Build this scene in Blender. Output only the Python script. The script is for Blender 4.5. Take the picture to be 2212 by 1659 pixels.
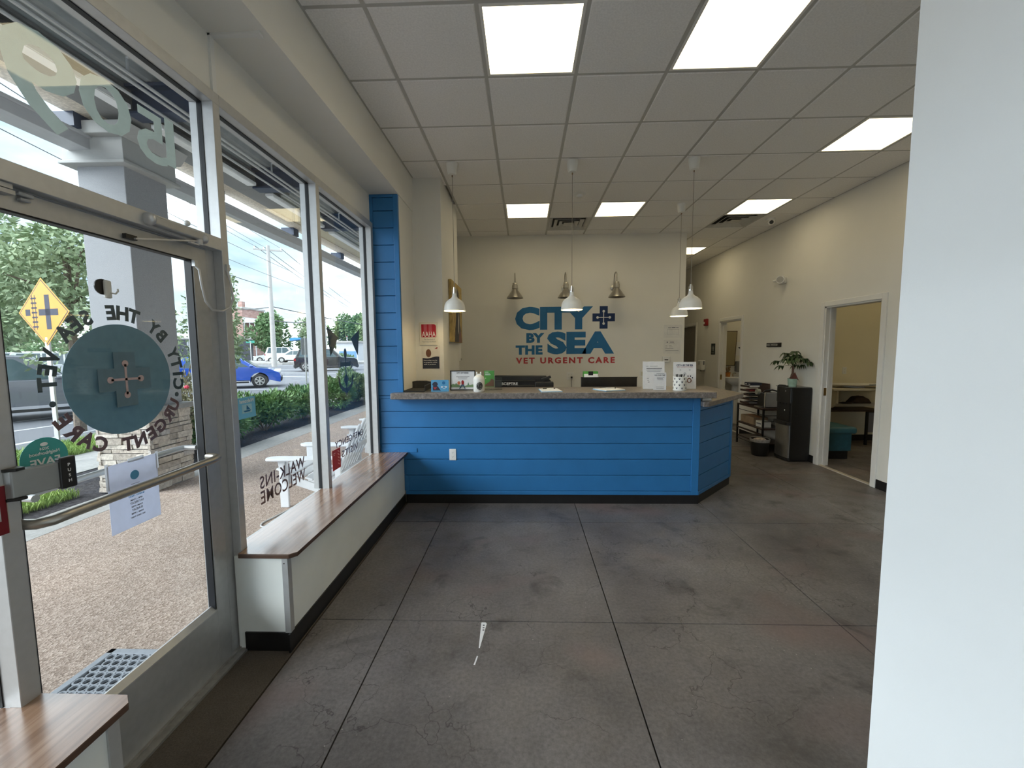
import bpy, bmesh, math, random
import numpy as np
from mathutils import Matrix, Vector
random.seed(7); RNG = np.random.default_rng(7)
R = math.radians
scene = bpy.context.scene
for o in list(bpy.data.objects): bpy.data.objects.remove(o, do_unlink=True)
C = scene.collection

# ------------------------------------------------------------------ camera
def cam_matrix(loc, yaw, pitch, roll):
    f0 = Vector((math.sin(yaw), math.cos(yaw), 0)); r0 = Vector((math.cos(yaw), -math.sin(yaw), 0)); u0 = Vector((0, 0, 1))
    f = math.cos(pitch)*f0 + math.sin(pitch)*u0; u = math.cos(pitch)*u0 - math.sin(pitch)*f0
    r = math.cos(roll)*r0 + math.sin(roll)*u; u2 = math.cos(roll)*u - math.sin(roll)*r0
    m = Matrix((( r.x, u2.x, -f.x, loc[0]), (r.y, u2.y, -f.y, loc[1]), (r.z, u2.z, -f.z, loc[2]), (0, 0, 0, 1)))
    return m
cd = bpy.data.cameras.new('camera'); cam = bpy.data.objects.new('camera', cd); C.objects.link(cam)
cd.sensor_width = 36; cd.lens = 886.09*36/2212; cd.clip_start = .02; cd.clip_end = 600
cam.matrix_world = cam_matrix((0, 0, 1.557), -.0305, -.0835, -.0078)
scene.camera = cam

# ------------------------------------------------------------------ exposure, world
vs = scene.view_settings
vs.view_transform = 'Standard'; vs.look = 'None'; vs.gamma = 1; vs.use_curve_mapping = False
vs.exposure = 1.3
w = bpy.data.worlds.new('sky'); scene.world = w; w.use_nodes = True
nt = w.node_tree; nt.nodes.clear()
def N(nt, t, **k):
    n = nt.nodes.new(t)
    for a, b in k.items(): setattr(n, a, b)
    return n
def L(nt, a, b): nt.links.new(a, b)
wo = N(nt, 'ShaderNodeOutputWorld'); bg = N(nt, 'ShaderNodeBackground'); bg.inputs[1].default_value = 1.0
tc = N(nt, 'ShaderNodeTexCoord'); mp = N(nt, 'ShaderNodeMapping'); mp.inputs['Scale'].default_value = (1.6, 1.6, 4.2)
nz = N(nt, 'ShaderNodeTexNoise'); nz.inputs['Scale'].default_value = 1.5; nz.inputs['Detail'].default_value = 7; nz.inputs['Roughness'].default_value = .56
rp = N(nt, 'ShaderNodeValToRGB')
rp.color_ramp.elements[0].position = .38; rp.color_ramp.elements[0].color = (.10, .137, .165, 1)
rp.color_ramp.elements[1].position = .60; rp.color_ramp.elements[1].color = (.86, .95, 1.04, 1)
e = rp.color_ramp.elements.new(.50); e.color = (.17, .205, .23, 1)
L(nt, tc.outputs['Generated'], mp.inputs[0]); L(nt, mp.outputs[0], nz.inputs[0]); L(nt, nz.outputs[0], rp.inputs[0]); L(nt, rp.outputs[0], bg.inputs[0]); L(nt, bg.outputs[0], wo.inputs[0])
SKY = 3.0
bg.inputs[1].default_value = SKY
sl = bpy.data.lights.new('sun', 'SUN'); sl.energy = 2.6; sl.angle = R(50); sl.color = (.95, .98, 1)
so = bpy.data.objects.new('sun', sl); C.objects.link(so); so.rotation_euler = Vector((.72, .42, -.62)).to_track_quat('-Z', 'Y').to_euler()

# ------------------------------------------------------------------ materials
def S(r, g, b):
    f = lambda c: (c/255/12.92) if c <= 10 else ((c/255+.055)/1.055)**2.4
    return (f(r), f(g), f(b))
MATS = {}
def mat(name, col, rough=.5, metal=0., n=(12, .06), bump=None, spec=.5, alpha=1., emit=None, estr=0., coat=0., trans=0.):
    if name in MATS: return MATS[name]
    m = bpy.data.materials.new(name); m.use_nodes = True; t = m.node_tree
    b = t.nodes['Principled BSDF']
    b.inputs['Roughness'].default_value = rough; b.inputs['Metallic'].default_value = metal
    b.inputs['Specular IOR Level'].default_value = spec; b.inputs['Alpha'].default_value = alpha
    if coat: b.inputs['Coat Weight'].default_value = coat; b.inputs['Coat Roughness'].default_value = .06
    geo = N(t, 'ShaderNodeNewGeometry')
    nz = N(t, 'ShaderNodeTexNoise'); nz.inputs['Scale'].default_value = n[0]; nz.inputs['Detail'].default_value = 4
    L(t, geo.outputs['Position'], nz.inputs['Vector'])
    rp = N(t, 'ShaderNodeValToRGB'); a = n[1]
    rp.color_ramp.elements[0].position = .3; rp.color_ramp.elements[1].position = .7
    rp.color_ramp.elements[0].color = (*[max(0, c*(1-a)) for c in col], 1); rp.color_ramp.elements[1].color = (*[min(1, c*(1+a)) for c in col], 1)
    L(t, nz.outputs['Fac'], rp.inputs[0]); L(t, rp.outputs[0], b.inputs['Base Color'])
    if emit: b.inputs['Emission Color'].default_value = (*emit, 1); b.inputs['Emission Strength'].default_value = estr
    if bump:
        n2 = N(t, 'ShaderNodeTexNoise'); n2.inputs['Scale'].default_value = bump[0]; n2.inputs['Detail'].default_value = 3
        bp = N(t, 'ShaderNodeBump'); bp.inputs['Strength'].default_value = bump[1]; bp.inputs['Distance'].default_value = .01
        L(t, geo.outputs['Position'], n2.inputs['Vector']); L(t, n2.outputs['Fac'], bp.inputs['Height']); L(t, bp.outputs[0], b.inputs['Normal'])
    if trans:
        tl = N(t, 'ShaderNodeBsdfTranslucent'); L(t, rp.outputs[0], tl.inputs[0]); mx = N(t, 'ShaderNodeMixShader'); mx.inputs[0].default_value = trans
        L(t, b.outputs[0], mx.inputs[1]); L(t, tl.outputs[0], mx.inputs[2]); L(t, mx.outputs[0], t.nodes['Material Output'].inputs[0])
    MATS[name] = m; return m

wallm = mat('wall_paint', (.80, .785, .735), .6, n=(3, .015), bump=(260, .05))
white = mat('white_trim_paint', (.80, .79, .76), .45, n=(4, .02))
benchm = mat('bench_wall_paint', (.82, .84, .81), .45, n=(5, .03), bump=(220, .06))
tilem = mat('ceiling_tile', (.90, .885, .87), .9, n=(90, .06), bump=(420, .12), spec=.1)
teem = mat('ceiling_tee', (.52, .51, .48), .55, n=(8, .03))
blue = mat('blue_paint', (.026, .172, .43), .38, n=(6, .05), bump=(60, .03))
black = mat('black_plastic', (.012, .012, .013), .35, n=(20, .15))
rubber = mat('black_vinyl_base', (.010, .010, .011), .42, n=(14, .2))
alu = mat('anodised_aluminium', (.56, .565, .57), .42, metal=.55, n=(30, .04))
alud = mat('door_aluminium', (.46, .465, .47), .42, metal=.55, n=(30, .05))
steel = mat('brushed_steel', (.55, .54, .52), .3, metal=.9, n=(60, .06))
chrome = mat('chrome', (.75, .74, .72), .15, metal=1, n=(10, .02))
gasket = mat('black_gasket', (.006, .007, .01), .5, n=(9, .1))
whitep = mat('white_plastic', (.80, .80, .78), .35, n=(9, .02))
whitee = mat('white_enamel', (.82, .82, .79), .3, n=(9, .02))
paper = mat('white_paper', (.80, .81, .84), .7, n=(30, .03))
ink = mat('dark_ink', (.03, .035, .06), .7, n=(30, .1))
inkg = mat('grey_ink', (.22, .23, .26), .7, n=(30, .1))
navy = mat('navy_vinyl', S(12, 45, 92), .5, n=(12, .05))
logo = mat('logo_blue_vinyl', S(36, 112, 165), .5, n=(12, .05))
red = mat('logo_red_vinyl', S(190, 62, 66), .5, n=(12, .05))
redp = mat('red_plastic', S(150, 20, 24), .35, n=(12, .1))
woodd = mat('dark_wood', (.05, .028, .018), .45, n=(30, .3))
vteal = mat('window_vinyl_teal', S(122, 152, 164), .6, n=(40, .06), trans=.3)
vteald = mat('window_vinyl_dark_teal', S(110, 136, 149), .6, n=(40, .06), trans=.2)
vdark = mat('window_vinyl_dark', S(66, 80, 88), .6, n=(40, .08))
vbrown = mat('window_vinyl_brown', S(112, 84, 84), .6, n=(40, .08))
vgrey = mat('window_vinyl_frosted', S(205, 212, 208), .6, n=(40, .04), trans=.6)
vpink = mat('window_vinyl_pale', S(190, 168, 168), .6, n=(40, .05))
green = mat('green_print', S(82, 160, 70), .5, n=(20, .08))
bluec = mat('light_blue_print', S(88, 160, 205), .5, n=(9, .06))
skyp = mat('sky_blue_print', S(120, 195, 232), .5, n=(9, .04))
tealp = mat('teal_print', S(70, 165, 160), .5, n=(9, .05))
brownp = mat('brown_print', S(120, 80, 60), .6, n=(9, .1))
nickel = mat('brushed_nickel', (.44, .42, .38), .34, metal=.85, n=(40, .05))
stucco = mat('column_stucco', (.33, .335, .35), .9, n=(120, .09), bump=(160, .5), spec=.2)
mould = mat('column_moulding', (.40, .40, .39), .6, n=(20, .03))
concrete = mat('pale_concrete', (.28, .275, .265), .9, n=(22, .10), bump=(90, .25), spec=.2)
asphalt = mat('asphalt', (.135, .14, .155), .85, n=(60, .10), bump=(160, .3), spec=.2)
linep = mat('road_paint', (.42, .43, .45), .7, n=(18, .10))
mulch = mat('dark_mulch', (.045, .042, .045), 1, n=(35, .5), bump=(60, .9), spec=.1)
deckm = mat('galvanised_deck', (.46, .49, .50), .5, metal=.3, n=(8, .08))
beamg = mat('grey_steel_beam', (.22, .22, .22), .6, n=(25, .08))
navyb = mat('navy_steel', (.035, .05, .09), .5, n=(18, .12))
whitef = mat('white_fascia', (.5, .51, .53), .5, n=(12, .03))
tanp = mat('tan_soffit', (.62, .56, .42), .7, n=(12, .05))
greyd = mat('grey_door_paint', (.20, .185, .165), .5, n=(14, .06))
tire = mat('tyre_rubber', (.02, .02, .022), .7, n=(30, .2))
cglass = mat('car_glass', (.06, .09, .10), .08, n=(4, .1), spec=.8)
bark = mat('tree_bark', (.14, .11, .085), .9, n=(25, .3), bump=(40, .6))
polem = mat('weathered_pole', (.42, .40, .38), .85, n=(20, .15), bump=(50, .4))
wire = mat('cable_black', (.05, .05, .055), .6, n=(9, .1))
signy = mat('sign_yellow', S(205, 138, 14), .45, n=(6, .06))
vinylw = mat('white_vinyl_print', (.85, .86, .86), .5, n=(30, .02))
bulbm = mat('lamp_bulb', (1, .9, .7), .4, n=(5, .01), emit=(1, .80, .45), estr=36)
shadein = mat('lamp_shade_inside', (.86, .84, .76), .4, n=(5, .01))
lightm = mat('light_diffuser', (.9, .88, .8), .5, n=(4, .01), emit=(1, .84, .52), estr=2.1)

def special(name, build):
    m = bpy.data.materials.new(name); m.use_nodes = True; t = m.node_tree
    b = t.nodes['Principled BSDF']; geo = N(t, 'ShaderNodeNewGeometry'); build(t, b, geo.outputs['Position'], t.nodes['Material Output']); MATS[name] = m; return m
def noise(t, v, sc, det=4, rough=.5, dist=0):
    n = N(t, 'ShaderNodeTexNoise'); n.inputs['Scale'].default_value = sc; n.inputs['Detail'].default_value = det; n.inputs['Roughness'].default_value = rough; n.inputs['Distortion'].default_value = dist
    L(t, v, n.inputs['Vector']); return n.outputs['Fac']
def ramp(t, v, stops):
    r = N(t, 'ShaderNodeValToRGB'); el = r.color_ramp.elements
    while len(el) < len(stops): el.new(.5)
    for e, (p, c) in zip(el, stops): e.position = p; e.color = (*c, 1) if len(c) == 3 else c
    L(t, v, r.inputs[0]); return r.outputs[0]
def mix(t, f, a, b, mode='MIX'):
    m = N(t, 'ShaderNodeMix', data_type='RGBA', blend_type=mode)
    if isinstance(f, float): m.inputs[0].default_value = f
    else: L(t, f, m.inputs[0])
    for s, x in ((6, a), (7, b)):
        if isinstance(x, tuple): m.inputs[s].default_value = (*x, 1)
        else: L(t, x, m.inputs[s])
    return m.outputs[2]
def scaled(t, v, s, rot=(0, 0, 0)):
    m = N(t, 'ShaderNodeMapping'); m.inputs['Scale'].default_value = s; m.inputs['Rotation'].default_value = rot; L(t, v, m.inputs[0]); return m.outputs[0]
def bumpn(t, b, h, st, d=.01):
    n = N(t, 'ShaderNodeBump'); n.inputs['Strength'].default_value = st; n.inputs['Distance'].default_value = d; L(t, h, n.inputs['Height']); L(t, n.outputs[0], b.inputs['Normal'])

def f_floor(t, b, P, out):
    base = ramp(t, noise(t, P, 1.1, 6, .6), [(.30, (.092, .084, .084)), (.5, (.158, .145, .143)), (.72, (.22, .204, .20))])
    fine = ramp(t, noise(t, P, 55, 5, .7), [(.3, (.66, .66, .66)), (.7, (1.18, 1.18, 1.18))])
    c = mix(t, 1., base, fine, 'MULTIPLY')
    redm = ramp(t, noise(t, scaled(t, P, (1, 1.6, 1)), .9, 2), [(.56, (0, 0, 0)), (.70, (.6, .6, .6))])
    c = mix(t, redm, c, (.185, .125, .118))
    st = ramp(t, noise(t, P, 3.1, 5, .62, .6), [(.57, (0, 0, 0)), (.70, (.8, .8, .8))])
    c = mix(t, st, c, (.052, .047, .047))
    vo = N(t, 'ShaderNodeTexVoronoi', feature='DISTANCE_TO_EDGE'); vo.inputs['Scale'].default_value = 2.6
    nv = N(t, 'ShaderNodeTexNoise'); nv.inputs['Scale'].default_value = 3.5; nv.inputs['Detail'].default_value = 5; L(t, P, nv.inputs['Vector'])
    ad = N(t, 'ShaderNodeVectorMath', operation='MULTIPLY_ADD'); ad.inputs[1].default_value = (.55, .55, .55); L(t, nv.outputs['Color'], ad.inputs[0]); L(t, P, ad.inputs[2]); L(t, ad.outputs[0], vo.inputs['Vector'])
    cr = ramp(t, vo.outputs['Distance'], [(.0, (1, 1, 1)), (.009, (0, 0, 0))])
    gate = ramp(t, noise(t, P, 1.7, 2), [(.44, (0, 0, 0)), (.55, (.85, .85, .85))])
    c = mix(t, mix(t, 1., cr, gate, 'MULTIPLY'), c, (.035, .03, .03))
    sp = N(t, 'ShaderNodeTexVoronoi'); sp.inputs['Scale'].default_value = 26; L(t, P, sp.inputs['Vector'])
    spk = ramp(t, sp.outputs['Distance'], [(.05, (1, 1, 1)), (.085, (0, 0, 0))])
    sg = ramp(t, noise(t, P, 2.3, 1), [(.58, (0, 0, 0)), (.62, (1, 1, 1))])
    c = mix(t, mix(t, 1., spk, sg, 'MULTIPLY'), c, (.42, .40, .37))
    L(t, c, b.inputs['Base Color'])
    rr = ramp(t, noise(t, P, 5, 4), [(.3, (.34, .34, .34)), (.7, (.56, .56, .56))]); L(t, rr, b.inputs['Roughness'])
    b.inputs['Specular IOR Level'].default_value = .5
    bumpn(t, b, noise(t, P, 70, 4), .12, .004)
floorm = special('stained_concrete', f_floor)
jointm = mat('joint_dirt', (.02, .018, .017), .9, n=(40, .3))
def f_strip(t, b, P, out):
    c = ramp(t, noise(t, P, 3, 6, .6), [(.3, (.070, .056, .044)), (.7, (.12, .098, .078))])
    fine = ramp(t, noise(t, P, 160, 3), [(.3, (.7, .7, .7)), (.7, (1.2, 1.2, 1.2))])
    L(t, mix(t, 1., c, fine, 'MULTIPLY'), b.inputs['Base Color']); b.inputs['Roughness'].default_value = .75
stripm = special('worn_sill_concrete', f_strip)
def f_wood(t, b, P, out):
    g = noise(t, scaled(t, P, (38, 1.7, 38)), 1.6, 6, .6, .4)
    c = ramp(t, g, [(.3, (.16, .085, .05)), (.5, (.26, .155, .10)), (.72, (.36, .235, .165))])
    L(t, c, b.inputs['Base Color']); b.inputs['Roughness'].default_value = .24; b.inputs['Specular IOR Level'].default_value = .8; b.inputs['Coat Weight'].default_value = .35; b.inputs['Coat Roughness'].default_value = .2
benchtop = special('walnut_laminate', f_wood)
edgem = mat('laminate_edge', (.085, .045, .028), .4, n=(30, .2))
def f_counter(t, b, P, out):
    c = ramp(t, noise(t, P, 34, 7, .68, .7), [(.3, (.10, .085, .078)), (.52, (.20, .175, .16)), (.66, (.30, .27, .255)), (.8, (.50, .48, .47))])
    L(t, c, b.inputs['Base Color']); b.inputs['Roughness'].default_value = .32
counterm = special('grey_laminate_stone', f_counter)
def f_aggr(t, b, P, out):
    vo = N(t, 'ShaderNodeTexVoronoi'); vo.inputs['Scale'].default_value = 95; L(t, P, vo.inputs['Vector'])
    c = ramp(t, vo.outputs['Color'], [(.15, (.20, .15, .122)), (.5, (.30, .238, .20)), (.85, (.42, .35, .30))])
    big = ramp(t, noise(t, P, 1.3, 4), [(.3, (.88, .88, .88)), (.7, (1.06, 1.04, 1.02))])
    L(t, mix(t, 1., c, big, 'MULTIPLY'), b.inputs['Base Color']); b.inputs['Roughness'].default_value = .9; b.inputs['Specular IOR Level'].default_value = .2
    bumpn(t, b, vo.outputs['Distance'], .5, .006)
aggr = special('exposed_aggregate', f_aggr)
def f_stone(t, b, P, out):
    oi = N(t, 'ShaderNodeObjectInfo')
    c = ramp(t, oi.outputs['Random'], [(0, (.36, .32, .28)), (.35, (.50, .44, .38)), (.7, (.60, .55, .49)), (1, (.44, .42, .41))])
    f = ramp(t, noise(t, P, 26, 5, .65), [(.3, (.62, .60, .58)), (.7, (1.15, 1.13, 1.1))])
    L(t, mix(t, 1., c, f, 'MULTIPLY'), b.inputs['Base Color']); b.inputs['Roughness'].default_value = .9
    bumpn(t, b, noise(t, P, 40, 6, .65), .6, .02)
stonem = special('ledge_stone', f_stone)
def f_glass(t, b, P, out):
    t.nodes.remove(b)
    tr = N(t, 'ShaderNodeBsdfTransparent'); gl = N(t, 'ShaderNodeBsdfGlossy'); gl.inputs['Roughness'].default_value = .01
    nn = noise(t, P, 3, 2); cc = ramp(t, nn, [(.3, (.955, .975, .97)), (.7, (.97, .985, .98))]); L(t, cc, tr.inputs[0])
    lw = N(t, 'ShaderNodeLayerWeight'); lw.inputs['Blend'].default_value = .5
    pw = N(t, 'ShaderNodeMath', operation='POWER'); pw.inputs[1].default_value = 4.5; L(t, lw.outputs['Facing'], pw.inputs[0])
    ma = N(t, 'ShaderNodeMath', operation='MULTIPLY_ADD'); ma.inputs[1].default_value = .55; ma.inputs[2].default_value = .03; L(t, pw.outputs[0], ma.inputs[0])
    mx = N(t, 'ShaderNodeMixShader'); L(t, ma.outputs[0], mx.inputs[0]); L(t, tr.outputs[0], mx.inputs[1]); L(t, gl.outputs[0], mx.inputs[2]); L(t, mx.outputs[0], out.inputs[0])
glass = special('window_glass', f_glass)
acrylic = special('clear_acrylic', f_glass)
def leafmat(name, a, bb, rough=.6):
    def f(t, b, P, out):
        c = ramp(t, noise(t, P, 5, 4), [(.3, a), (.7, bb)]); L(t, c, b.inputs['Base Color']); b.inputs['Roughness'].default_value = rough
        b.inputs['Subsurface Weight'].default_value = 0
    return special(name, f)
leafd = leafmat('leaf_dark_green', (.07, .14, .06), (.17, .27, .11))
leafm_ = leafmat('leaf_mid_green', (.10, .17, .07), (.25, .34, .155))
leafl = leafmat('leaf_pale_green', (.13, .20, .10), (.33, .40, .23))
leafe = leafmat('evergreen_needles', (.045, .125, .04), (.165, .30, .095))
leafr = leafmat('rose_leaves', (.13, .145, .075), (.33, .29, .18))
grassm = leafmat('grass_blades', (.12, .22, .04), (.36, .48, .13))
plantl = leafmat('glossy_plant_leaf', (.012, .035, .010), (.05, .095, .03), .35)
petal = mat('rose_petals', S(215, 70, 90), .6, n=(20, .2))
def f_brick(t, b, P, out):
    c = ramp(t, noise(t, scaled(t, P, (.7, .7, 1.6)), 1.5, 6, .7), [(.3, (.24, .13, .11)), (.55, (.40, .25, .22)), (.75, (.52, .38, .34))])
    L(t, c, b.inputs['Base Color']); b.inputs['Roughness'].default_value = .9
brick = special('far_brick', f_brick)

# ------------------------------------------------------------------ mesh builder
class MB:
    def __init__(s): s.v = []; s.f = []
    def add(s, vs, fs):
        k = len(s.v); s.v += [tuple(p) for p in vs]; s.f += [tuple(i+k for i in f) for f in fs]; return s
    def box(s, x0, x1, y0, y1, z0, z1, M=None):
        vs = [(x, y, z) for z in (z0, z1) for y in (y0, y1) for x in (x0, x1)]
        if M is not None: vs = [tuple(M @ Vector(p)) for p in vs]
        return s.add(vs, [(0, 2, 3, 1), (4, 5, 7, 6), (0, 1, 5, 4), (2, 6, 7, 3), (0, 4, 6, 2), (1, 3, 7, 5)])
    def prism(s, pts, ax, a, b):
        n = len(pts)
        def P(p, h): return {'x': (h, p[0], p[1]), 'y': (p[0], h, p[1]), 'z': (p[0], p[1], h)}[ax]
        vs = [P(p, a) for p in pts]+[P(p, b) for p in pts]
        fs = [tuple(range(n)), tuple(range(2*n-1, n-1, -1))]+[(i, i+n, (i+1) % n+n, (i+1) % n) for i in range(n)]
        return s.add(vs, fs)
    def cyl(s, p0, p1, r0, r1=None, n=16, cap=True):
        return s.tube([p0, p1], [r0, r0 if r1 is None else r1], n, cap)
    def tube(s, path, r, n=8, cap=True):
        path = [Vector(p) for p in path]; m = len(path)
        rs = [float(q) for q in r] if isinstance(r, (list, tuple)) else [float(r)]*m
        k = len(s.v); prev = None
        for i, p in enumerate(path):
            d = (path[min(i+1, m-1)]-path[max(i-1, 0)]).normalized()
            if prev is None:
                a = Vector((0, 0, 1)) if abs(d.z) < .9 else Vector((1, 0, 0)); u = d.cross(a).normalized()
            else:
                u = (prev-d*prev.dot(d)).normalized()
            prev = u; vv = d.cross(u)
            for j in range(n):
                t = 2*math.pi*j/n; s.v.append(tuple(p+rs[i]*(math.cos(t)*u+math.sin(t)*vv)))
        for i in range(m-1):
            for j in range(n): s.f.append((k+i*n+j, k+i*n+(j+1) % n, k+(i+1)*n+(j+1) % n, k+(i+1)*n+j))
        if cap: s.f.append(tuple(k+j for j in range(n-1, -1, -1))); s.f.append(tuple(k+(m-1)*n+j for j in range(n)))
        return s
    def lathe(s, prof, c=(0, 0, 0), n=24, close=False):
        k = len(s.v); m = len(prof)
        for r, z in prof:
            for j in range(n):
                t = 2*math.pi*j/n; s.v.append((c[0]+r*math.cos(t), c[1]+r*math.sin(t), c[2]+z))
        for i in range(m-1):
            for j in range(n): s.f.append((k+i*n+j, k+i*n+(j+1) % n, k+(i+1)*n+(j+1) % n, k+(i+1)*n+j))
        if close: s.f.append(tuple(k+j for j in range(n-1, -1, -1))); s.f.append(tuple(k+(m-1)*n+j for j in range(n)))
        return s
    def ball(s, c, r, nu=14, nv=8):
        r = (r, r, r) if not isinstance(r, tuple) else r
        k = len(s.v)
        for i in range(nv+1):
            a = math.pi*i/nv
            for j in range(nu):
                t = 2*math.pi*j/nu; s.v.append((c[0]+r[0]*math.sin(a)*math.cos(t), c[1]+r[1]*math.sin(a)*math.sin(t), c[2]+r[2]*math.cos(a)))
        for i in range(nv):
            for j in range(nu): s.f.append((k+i*nu+j, k+(i+1)*nu+j, k+(i+1)*nu+(j+1) % nu, k+i*nu+(j+1) % nu))
        return s
    def disc(s, c, r, ux, uy, n=32, d=.001):
        c = Vector(c); ux = Vector(ux); uy = Vector(uy); nn = ux.cross(uy).normalized()*d
        pts = [c+r*(math.cos(2*math.pi*i/n)*ux+math.sin(2*math.pi*i/n)*uy) for i in range(n)]
        return s.add([p for p in pts]+[p+nn for p in pts], [tuple(range(n-1, -1, -1)), tuple(range(n, 2*n))]+[(i, (i+1) % n, (i+1) % n+n, i+n) for i in range(n)])
    def plate(s, pts, d):          # polygon of 3D points given thickness d along its normal
        pts = [Vector(p) for p in pts]; n = len(pts)
        nn = Vector((0, 0, 0))
        for i in range(n): nn += pts[i].cross(pts[(i+1) % n])
        nn = nn.normalized()*d
        return s.add(pts+[p+nn for p in pts], [tuple(range(n-1, -1, -1)), tuple(range(n, 2*n))]+[(i, (i+1) % n, (i+1) % n+n, i+n) for i in range(n)])

MW = {}
def obj(name, mb, m, parent=None, smooth=False, bevel=0, seg=2, world=True, mesh=None, label=None):
    if mesh is None:
        me = bpy.data.meshes.new(name); vs = mb.v
        if parent is not None and world and parent.name in MW:
            inv = MW[parent.name].inverted(); vs = [tuple(inv @ Vector(p)) for p in vs]
        me.from_pydata(vs, [], mb.f); me.update()
        b = bmesh.new(); b.from_mesh(me); bmesh.ops.recalc_face_normals(b, faces=b.faces); b.to_mesh(me); b.free()
        if smooth:
            me.polygons.foreach_set('use_smooth', [True]*len(me.polygons)); me.set_sharp_from_angle(angle=R(40))
        me.materials.append(m)
    else: me = mesh
    o = bpy.data.objects.new(name, me); C.objects.link(o)
    if parent is not None:
        o.parent = parent
        if parent.name in MW: MW[o.name] = MW[parent.name]
    if bevel:
        bv = o.modifiers.new('bevel', 'BEVEL'); bv.width = bevel; bv.segments = seg; bv.limit_method = 'ANGLE'; bv.angle_limit = R(40)
    if label: o['label'] = label
    return o
def tag(o, label, cat, group=None):
    o['label'] = label; o['category'] = cat
    if group: o['group'] = group
    return o
def thing(name, label, cat, loc=(0, 0, 0), rz=0, group=None):
    o = bpy.data.objects.new(name, None); C.objects.link(o); o.location = loc; o.rotation_euler = (0, 0, rz); o.empty_display_size = .05
    MW[o.name] = Matrix.Translation(loc) @ Matrix.Rotation(rz, 4, 'Z')
    return tag(o, label, cat, group)
def struct(name, mb, m, label=None, **k):
    o = obj(name, mb, m, **k); o['kind'] = 'structure'
    if label: o['label'] = label
    return o
def sempty(name, label=None):
    o = bpy.data.objects.new(name, None); C.objects.link(o); o['kind'] = 'structure'; MW[o.name] = Matrix.Identity(4)
    if label: o['label'] = label
    return o
def dup(root, loc, rz=0, label=None, group=None):
    r = root.copy(); C.objects.link(r); r.location = loc; r.rotation_euler = (0, 0, rz)
    MW[r.name] = Matrix.Translation(loc) @ Matrix.Rotation(rz, 4, 'Z')
    if label: r['label'] = label
    if group: r['group'] = group
    for ch in list(root.children):
        c = ch.copy(); C.objects.link(c); c.parent = r
        for g in ch.children:
            d = g.copy(); C.objects.link(d); d.parent = c
    return r
B = lambda *a: MB().box(*a)

_tc = {}
def glyphs(s, off=0., space=1.):
    k = (s, off, space)
    if k not in _tc:
        cu = bpy.data.curves.new('t', 'FONT'); cu.body = s; cu.size = 1; cu.offset = off; cu.resolution_u = 3; cu.space_character = space
        ob = bpy.data.objects.new('t', cu); me = bpy.data.meshes.new_from_object(ob)
        V = np.array([v.co[:2] for v in me.vertices]); F = [tuple(p.vertices) for p in me.polygons]
        bpy.data.objects.remove(ob); bpy.data.curves.remove(cu); bpy.data.meshes.remove(me); _tc[k] = (V, F)
    return _tc[k]
def text_into(mb, s, o, right, up, w=None, h=None, off=.015, space=1., center=False, th=.0012):
    V, F = glyphs(s, off, space); lo = V.min(0); hi = V.max(0); d = hi-lo
    sx = sy = 1
    if h: sy = h/d[1]; sx = sy if not w else w/d[0]
    elif w: sx = sy = w/d[0]
    U = (V-lo)*[sx, sy]
    if center: U = U-[d[0]*sx/2, d[1]*sy/2]
    o = Vector(o); right = Vector(right).normalized(); up = Vector(up).normalized(); nn = right.cross(up)*th
    vs = [o+right*float(a)+up*float(b)+nn for a, b in U]
    n = len(vs); ed = {}
    for f in F:
        for i in range(len(f)): ed[(f[i], f[(i+1) % len(f)])] = 1
    side = [(a, b, b+n, a+n) for (a, b) in ed if (b, a) not in ed]
    mb.add(vs+[v-nn for v in vs], list(F)+[tuple(i+n for i in reversed(f)) for f in F]+side)
    return mb
def text(name, s, o, right, up, m, parent, **k):
    label = k.pop('label', None)
    return obj(name, text_into(MB(), s, o, right, up, **k), m, parent, label=label)
FX, FZ = (1, 0, 0), (0, 0, 1)           # lettering that faces the room from the back wall
OUT = (0, -1, 0)                        # lettering on the storefront, read from the street

# ================================================================== ROOM SHELL
CZ = 3.418; T = .6096; X0 = -.859; Y0 = 2.9656
XW = 3.88
# floor: slabs with recessed joints
fl = struct('floor', B(-1.58, 7.2, -3, 11.2, -.12, -.012), jointm, 'dark stained concrete floor of the room')
xs = [-1.205, -.77, .5, 1.766, 3.03, 4.3, 5.6, 7.2]; ys = [-3, -.70, .78, 2.235, 3.60, 5.05, 6.5, 7.95, 9.4, 11.2]
for i in range(len(xs)-1):
    for j in range(len(ys)-1):
        g = .0035
        obj('concrete_slab', B(xs[i]+g, xs[i+1]-g, ys[j]+g, ys[j+1]-g, -.014, 0), floorm, fl)
obj('door_sill_slab', B(-1.50, -1.211, -3, 4.6, -.014, -.001), stripm, fl)

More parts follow.
